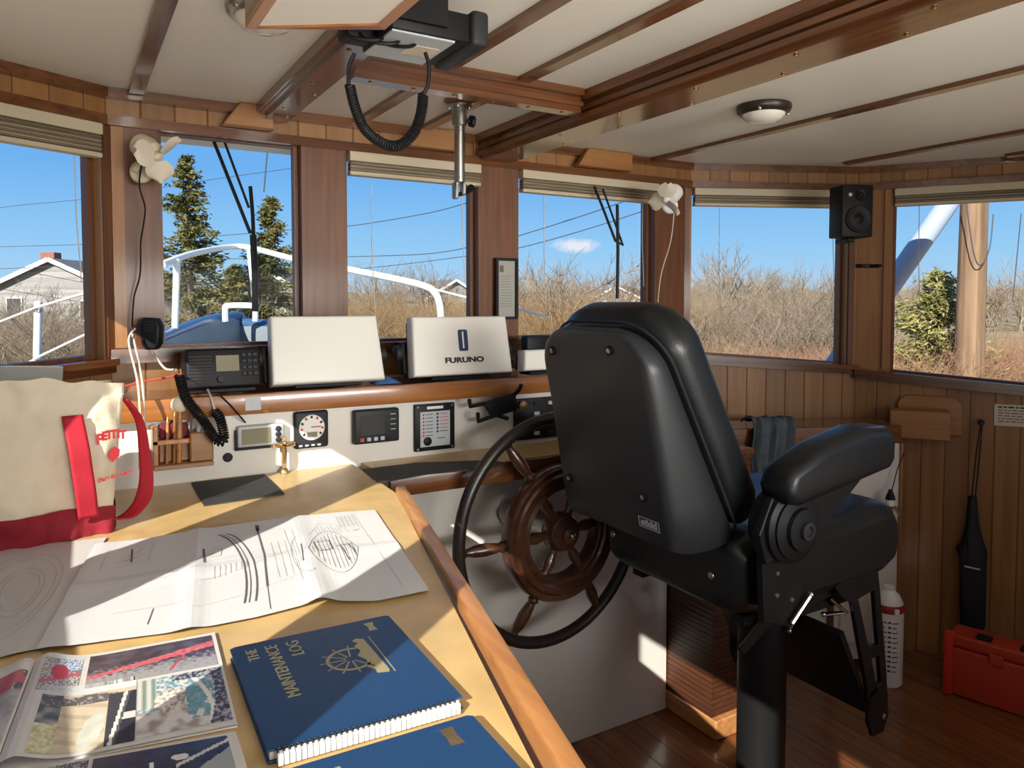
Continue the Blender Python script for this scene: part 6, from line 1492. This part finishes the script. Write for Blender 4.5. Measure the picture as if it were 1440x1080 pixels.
# pale blue derrick strut beyond the starboard windows
a = ray(1330, 280); p0 = atd(1334, 285, 3.9); p1 = atd(1250, 405, 3.9); dr = (p1-p0); p2 = p0+dr*1.95; pT = p0-dr*.35
mb = MB(tr(*p2)); mb.tube([pT-p2, V((0, 0, 0))], .052, 20)
mb.build('diagonal_strut', M['pipe'], None, True, label='thick pale blue painted strut slanting down outside the starboard windows', cat='strut')
# thin whips and halyards in the sky
def whip(a, b, dep, label, r_=.004):
    p, q = atd(*a, dep), atd(*b, dep); mb = MB(tr(*q)); mb.tube([p-q, V((0, 0, 0))], r_, 6); mb.build('stay_line', M['wire'], None, True, label=label, cat='rope', group='thin stays and lines outside')
whip((378, 190), (371, 270), 4.5, 'short thin stay rising above the smaller spruce')
whip((1436, 300), (1424, 425), 6, 'thin line against the sky beyond the utility pole')
# ------------------------------------------------------------------ light
def world():
    w = bpy.data.worlds.new('world'); sc.world = w; w.use_nodes = True; nt = w.node_tree; nt.nodes.clear()
    o = nt.nodes.new('ShaderNodeOutputWorld'); bg = nt.nodes.new('ShaderNodeBackground'); tc = nt.nodes.new('ShaderNodeTexCoord')
    sx = nt.nodes.new('ShaderNodeSeparateXYZ'); r = nt.nodes.new('ShaderNodeValToRGB'); lnk(nt, tc.outputs['Generated'], sx.inputs[0]); lnk(nt, sx.outputs['Z'], r.inputs['Fac'])
    e = r.color_ramp.elements; e[0].position = 0; e[0].color = (.42, .62, .80, 1); e[1].position = 1; e[1].color = (.06, .18, .5, 1)
    for p, c in ((.02, (.42, .66, .88)), (.07, (.30, .60, .92)), (.16, (.165, .45, .88)), (.30, (.12, .37, .82)), (.5, (.10, .30, .7))):
        q = e.new(p); q.color = (*c, 1)
    # one small cloud low over the horizon
    d = ray(810, 346).normalized()
    sub = nt.nodes.new('ShaderNodeVectorMath'); sub.operation = 'SUBTRACT'; sub.inputs[1].default_value = d; lnk(nt, tc.outputs['Generated'], sub.inputs[0])
    rt = nt.nodes.new('ShaderNodeVectorRotate'); rt.rotation_type = 'Z_AXIS'; rt.inputs['Angle'].default_value = math.atan2(d.x, d.y); lnk(nt, sub.outputs[0], rt.inputs['Vector'])
    ml = nt.nodes.new('ShaderNodeVectorMath'); ml.operation = 'MULTIPLY'; ml.inputs[1].default_value = (1/.034, 0, 1/.0105); lnk(nt, rt.outputs[0], ml.inputs[0])
    ln = nt.nodes.new('ShaderNodeVectorMath'); ln.operation = 'LENGTH'; lnk(nt, ml.outputs[0], ln.inputs[0])
    nz = nt.nodes.new('ShaderNodeTexNoise'); nz.inputs['Scale'].default_value = 90; nz.inputs['Detail'].default_value = 5; lnk(nt, tc.outputs['Generated'], nz.inputs['Vector'])
    ad = nt.nodes.new('ShaderNodeMath'); ad.operation = 'MULTIPLY_ADD'; ad.inputs[1].default_value = .9; lnk(nt, nz.outputs['Fac'], ad.inputs[0]); lnk(nt, ln.outputs['Value'], ad.inputs[2])
    mr = nt.nodes.new('ShaderNodeMapRange'); mr.inputs['From Min'].default_value = 1.5; mr.inputs['From Max'].default_value = .85; lnk(nt, ad.outputs[0], mr.inputs['Value'])
    mx = nt.nodes.new('ShaderNodeMixRGB'); mx.inputs[2].default_value = (.80, .84, .92, 1); lnk(nt, mr.outputs[0], mx.inputs[0]); lnk(nt, r.outputs[0], mx.inputs[1])
    lnk(nt, mx.outputs[0], bg.inputs[0]); bg.inputs[1].default_value = 1.0; lnk(nt, bg.outputs[0], o.inputs[0])
world()
el = math.radians(28.4)
sd = bpy.data.lights.new('sun', 'SUN'); sd.energy = 8.4; sd.angle = math.radians(.35); sd.color = (1, .95, .85)
so = bpy.data.objects.new('sun', sd); C.objects.link(so)
d = V((.773*math.cos(el), .633*math.cos(el), -math.sin(el))); so.rotation_euler = d.to_track_quat('-Z', 'Y').to_euler()
def area(name, loc, look, size, sy, e, col=(1, 1, 1)):
    l = bpy.data.lights.new(name, 'AREA'); l.shape = 'RECTANGLE'; l.size = size; l.size_y = sy; l.energy = e; l.color = col
    o = bpy.data.objects.new(name, l); C.objects.link(o); o.location = loc; o.rotation_euler = (V(look)-V(loc)).to_track_quat('-Z', 'Y').to_euler(); return l
a1 = area('aft_fill', (1.3, -1.8, 1.6), (1.15, 2.0, 1.5), 2.2, .35, 9, (1, .96, .90)); a1.spread = math.radians(42)  # added fill behind the camera, brightens the panel and display covers
a2 = area('ceiling_fill', (1.75, -.85, .95), (1.85, -.3, 2.1), 2.2, 1.5, 16, (1, .96, .88)); a2.spread = math.radians(150)  # added unseen upward fill that brightens the ceiling, not a cabin fitting
a3 = area('port_ceiling_fill', (.05, -.75, 1.2), (.35, -.1, 2.1), .9, .9, 24, (1, .96, .88)); a3.spread = math.radians(110)  # added upward fill out of view, lifts the port side of the ceiling
sc.view_settings.view_transform = 'Standard'; sc.view_settings.look = 'None'; sc.view_settings.exposure = 0
sc.cycles.max_bounces = 8; sc.cycles.transparent_max_bounces = 24; sc.cycles.caustics_reflective = False; sc.cycles.caustics_refractive = False; sc.cycles.sample_clamp_indirect = 6
sc.cycles.use_denoising = True
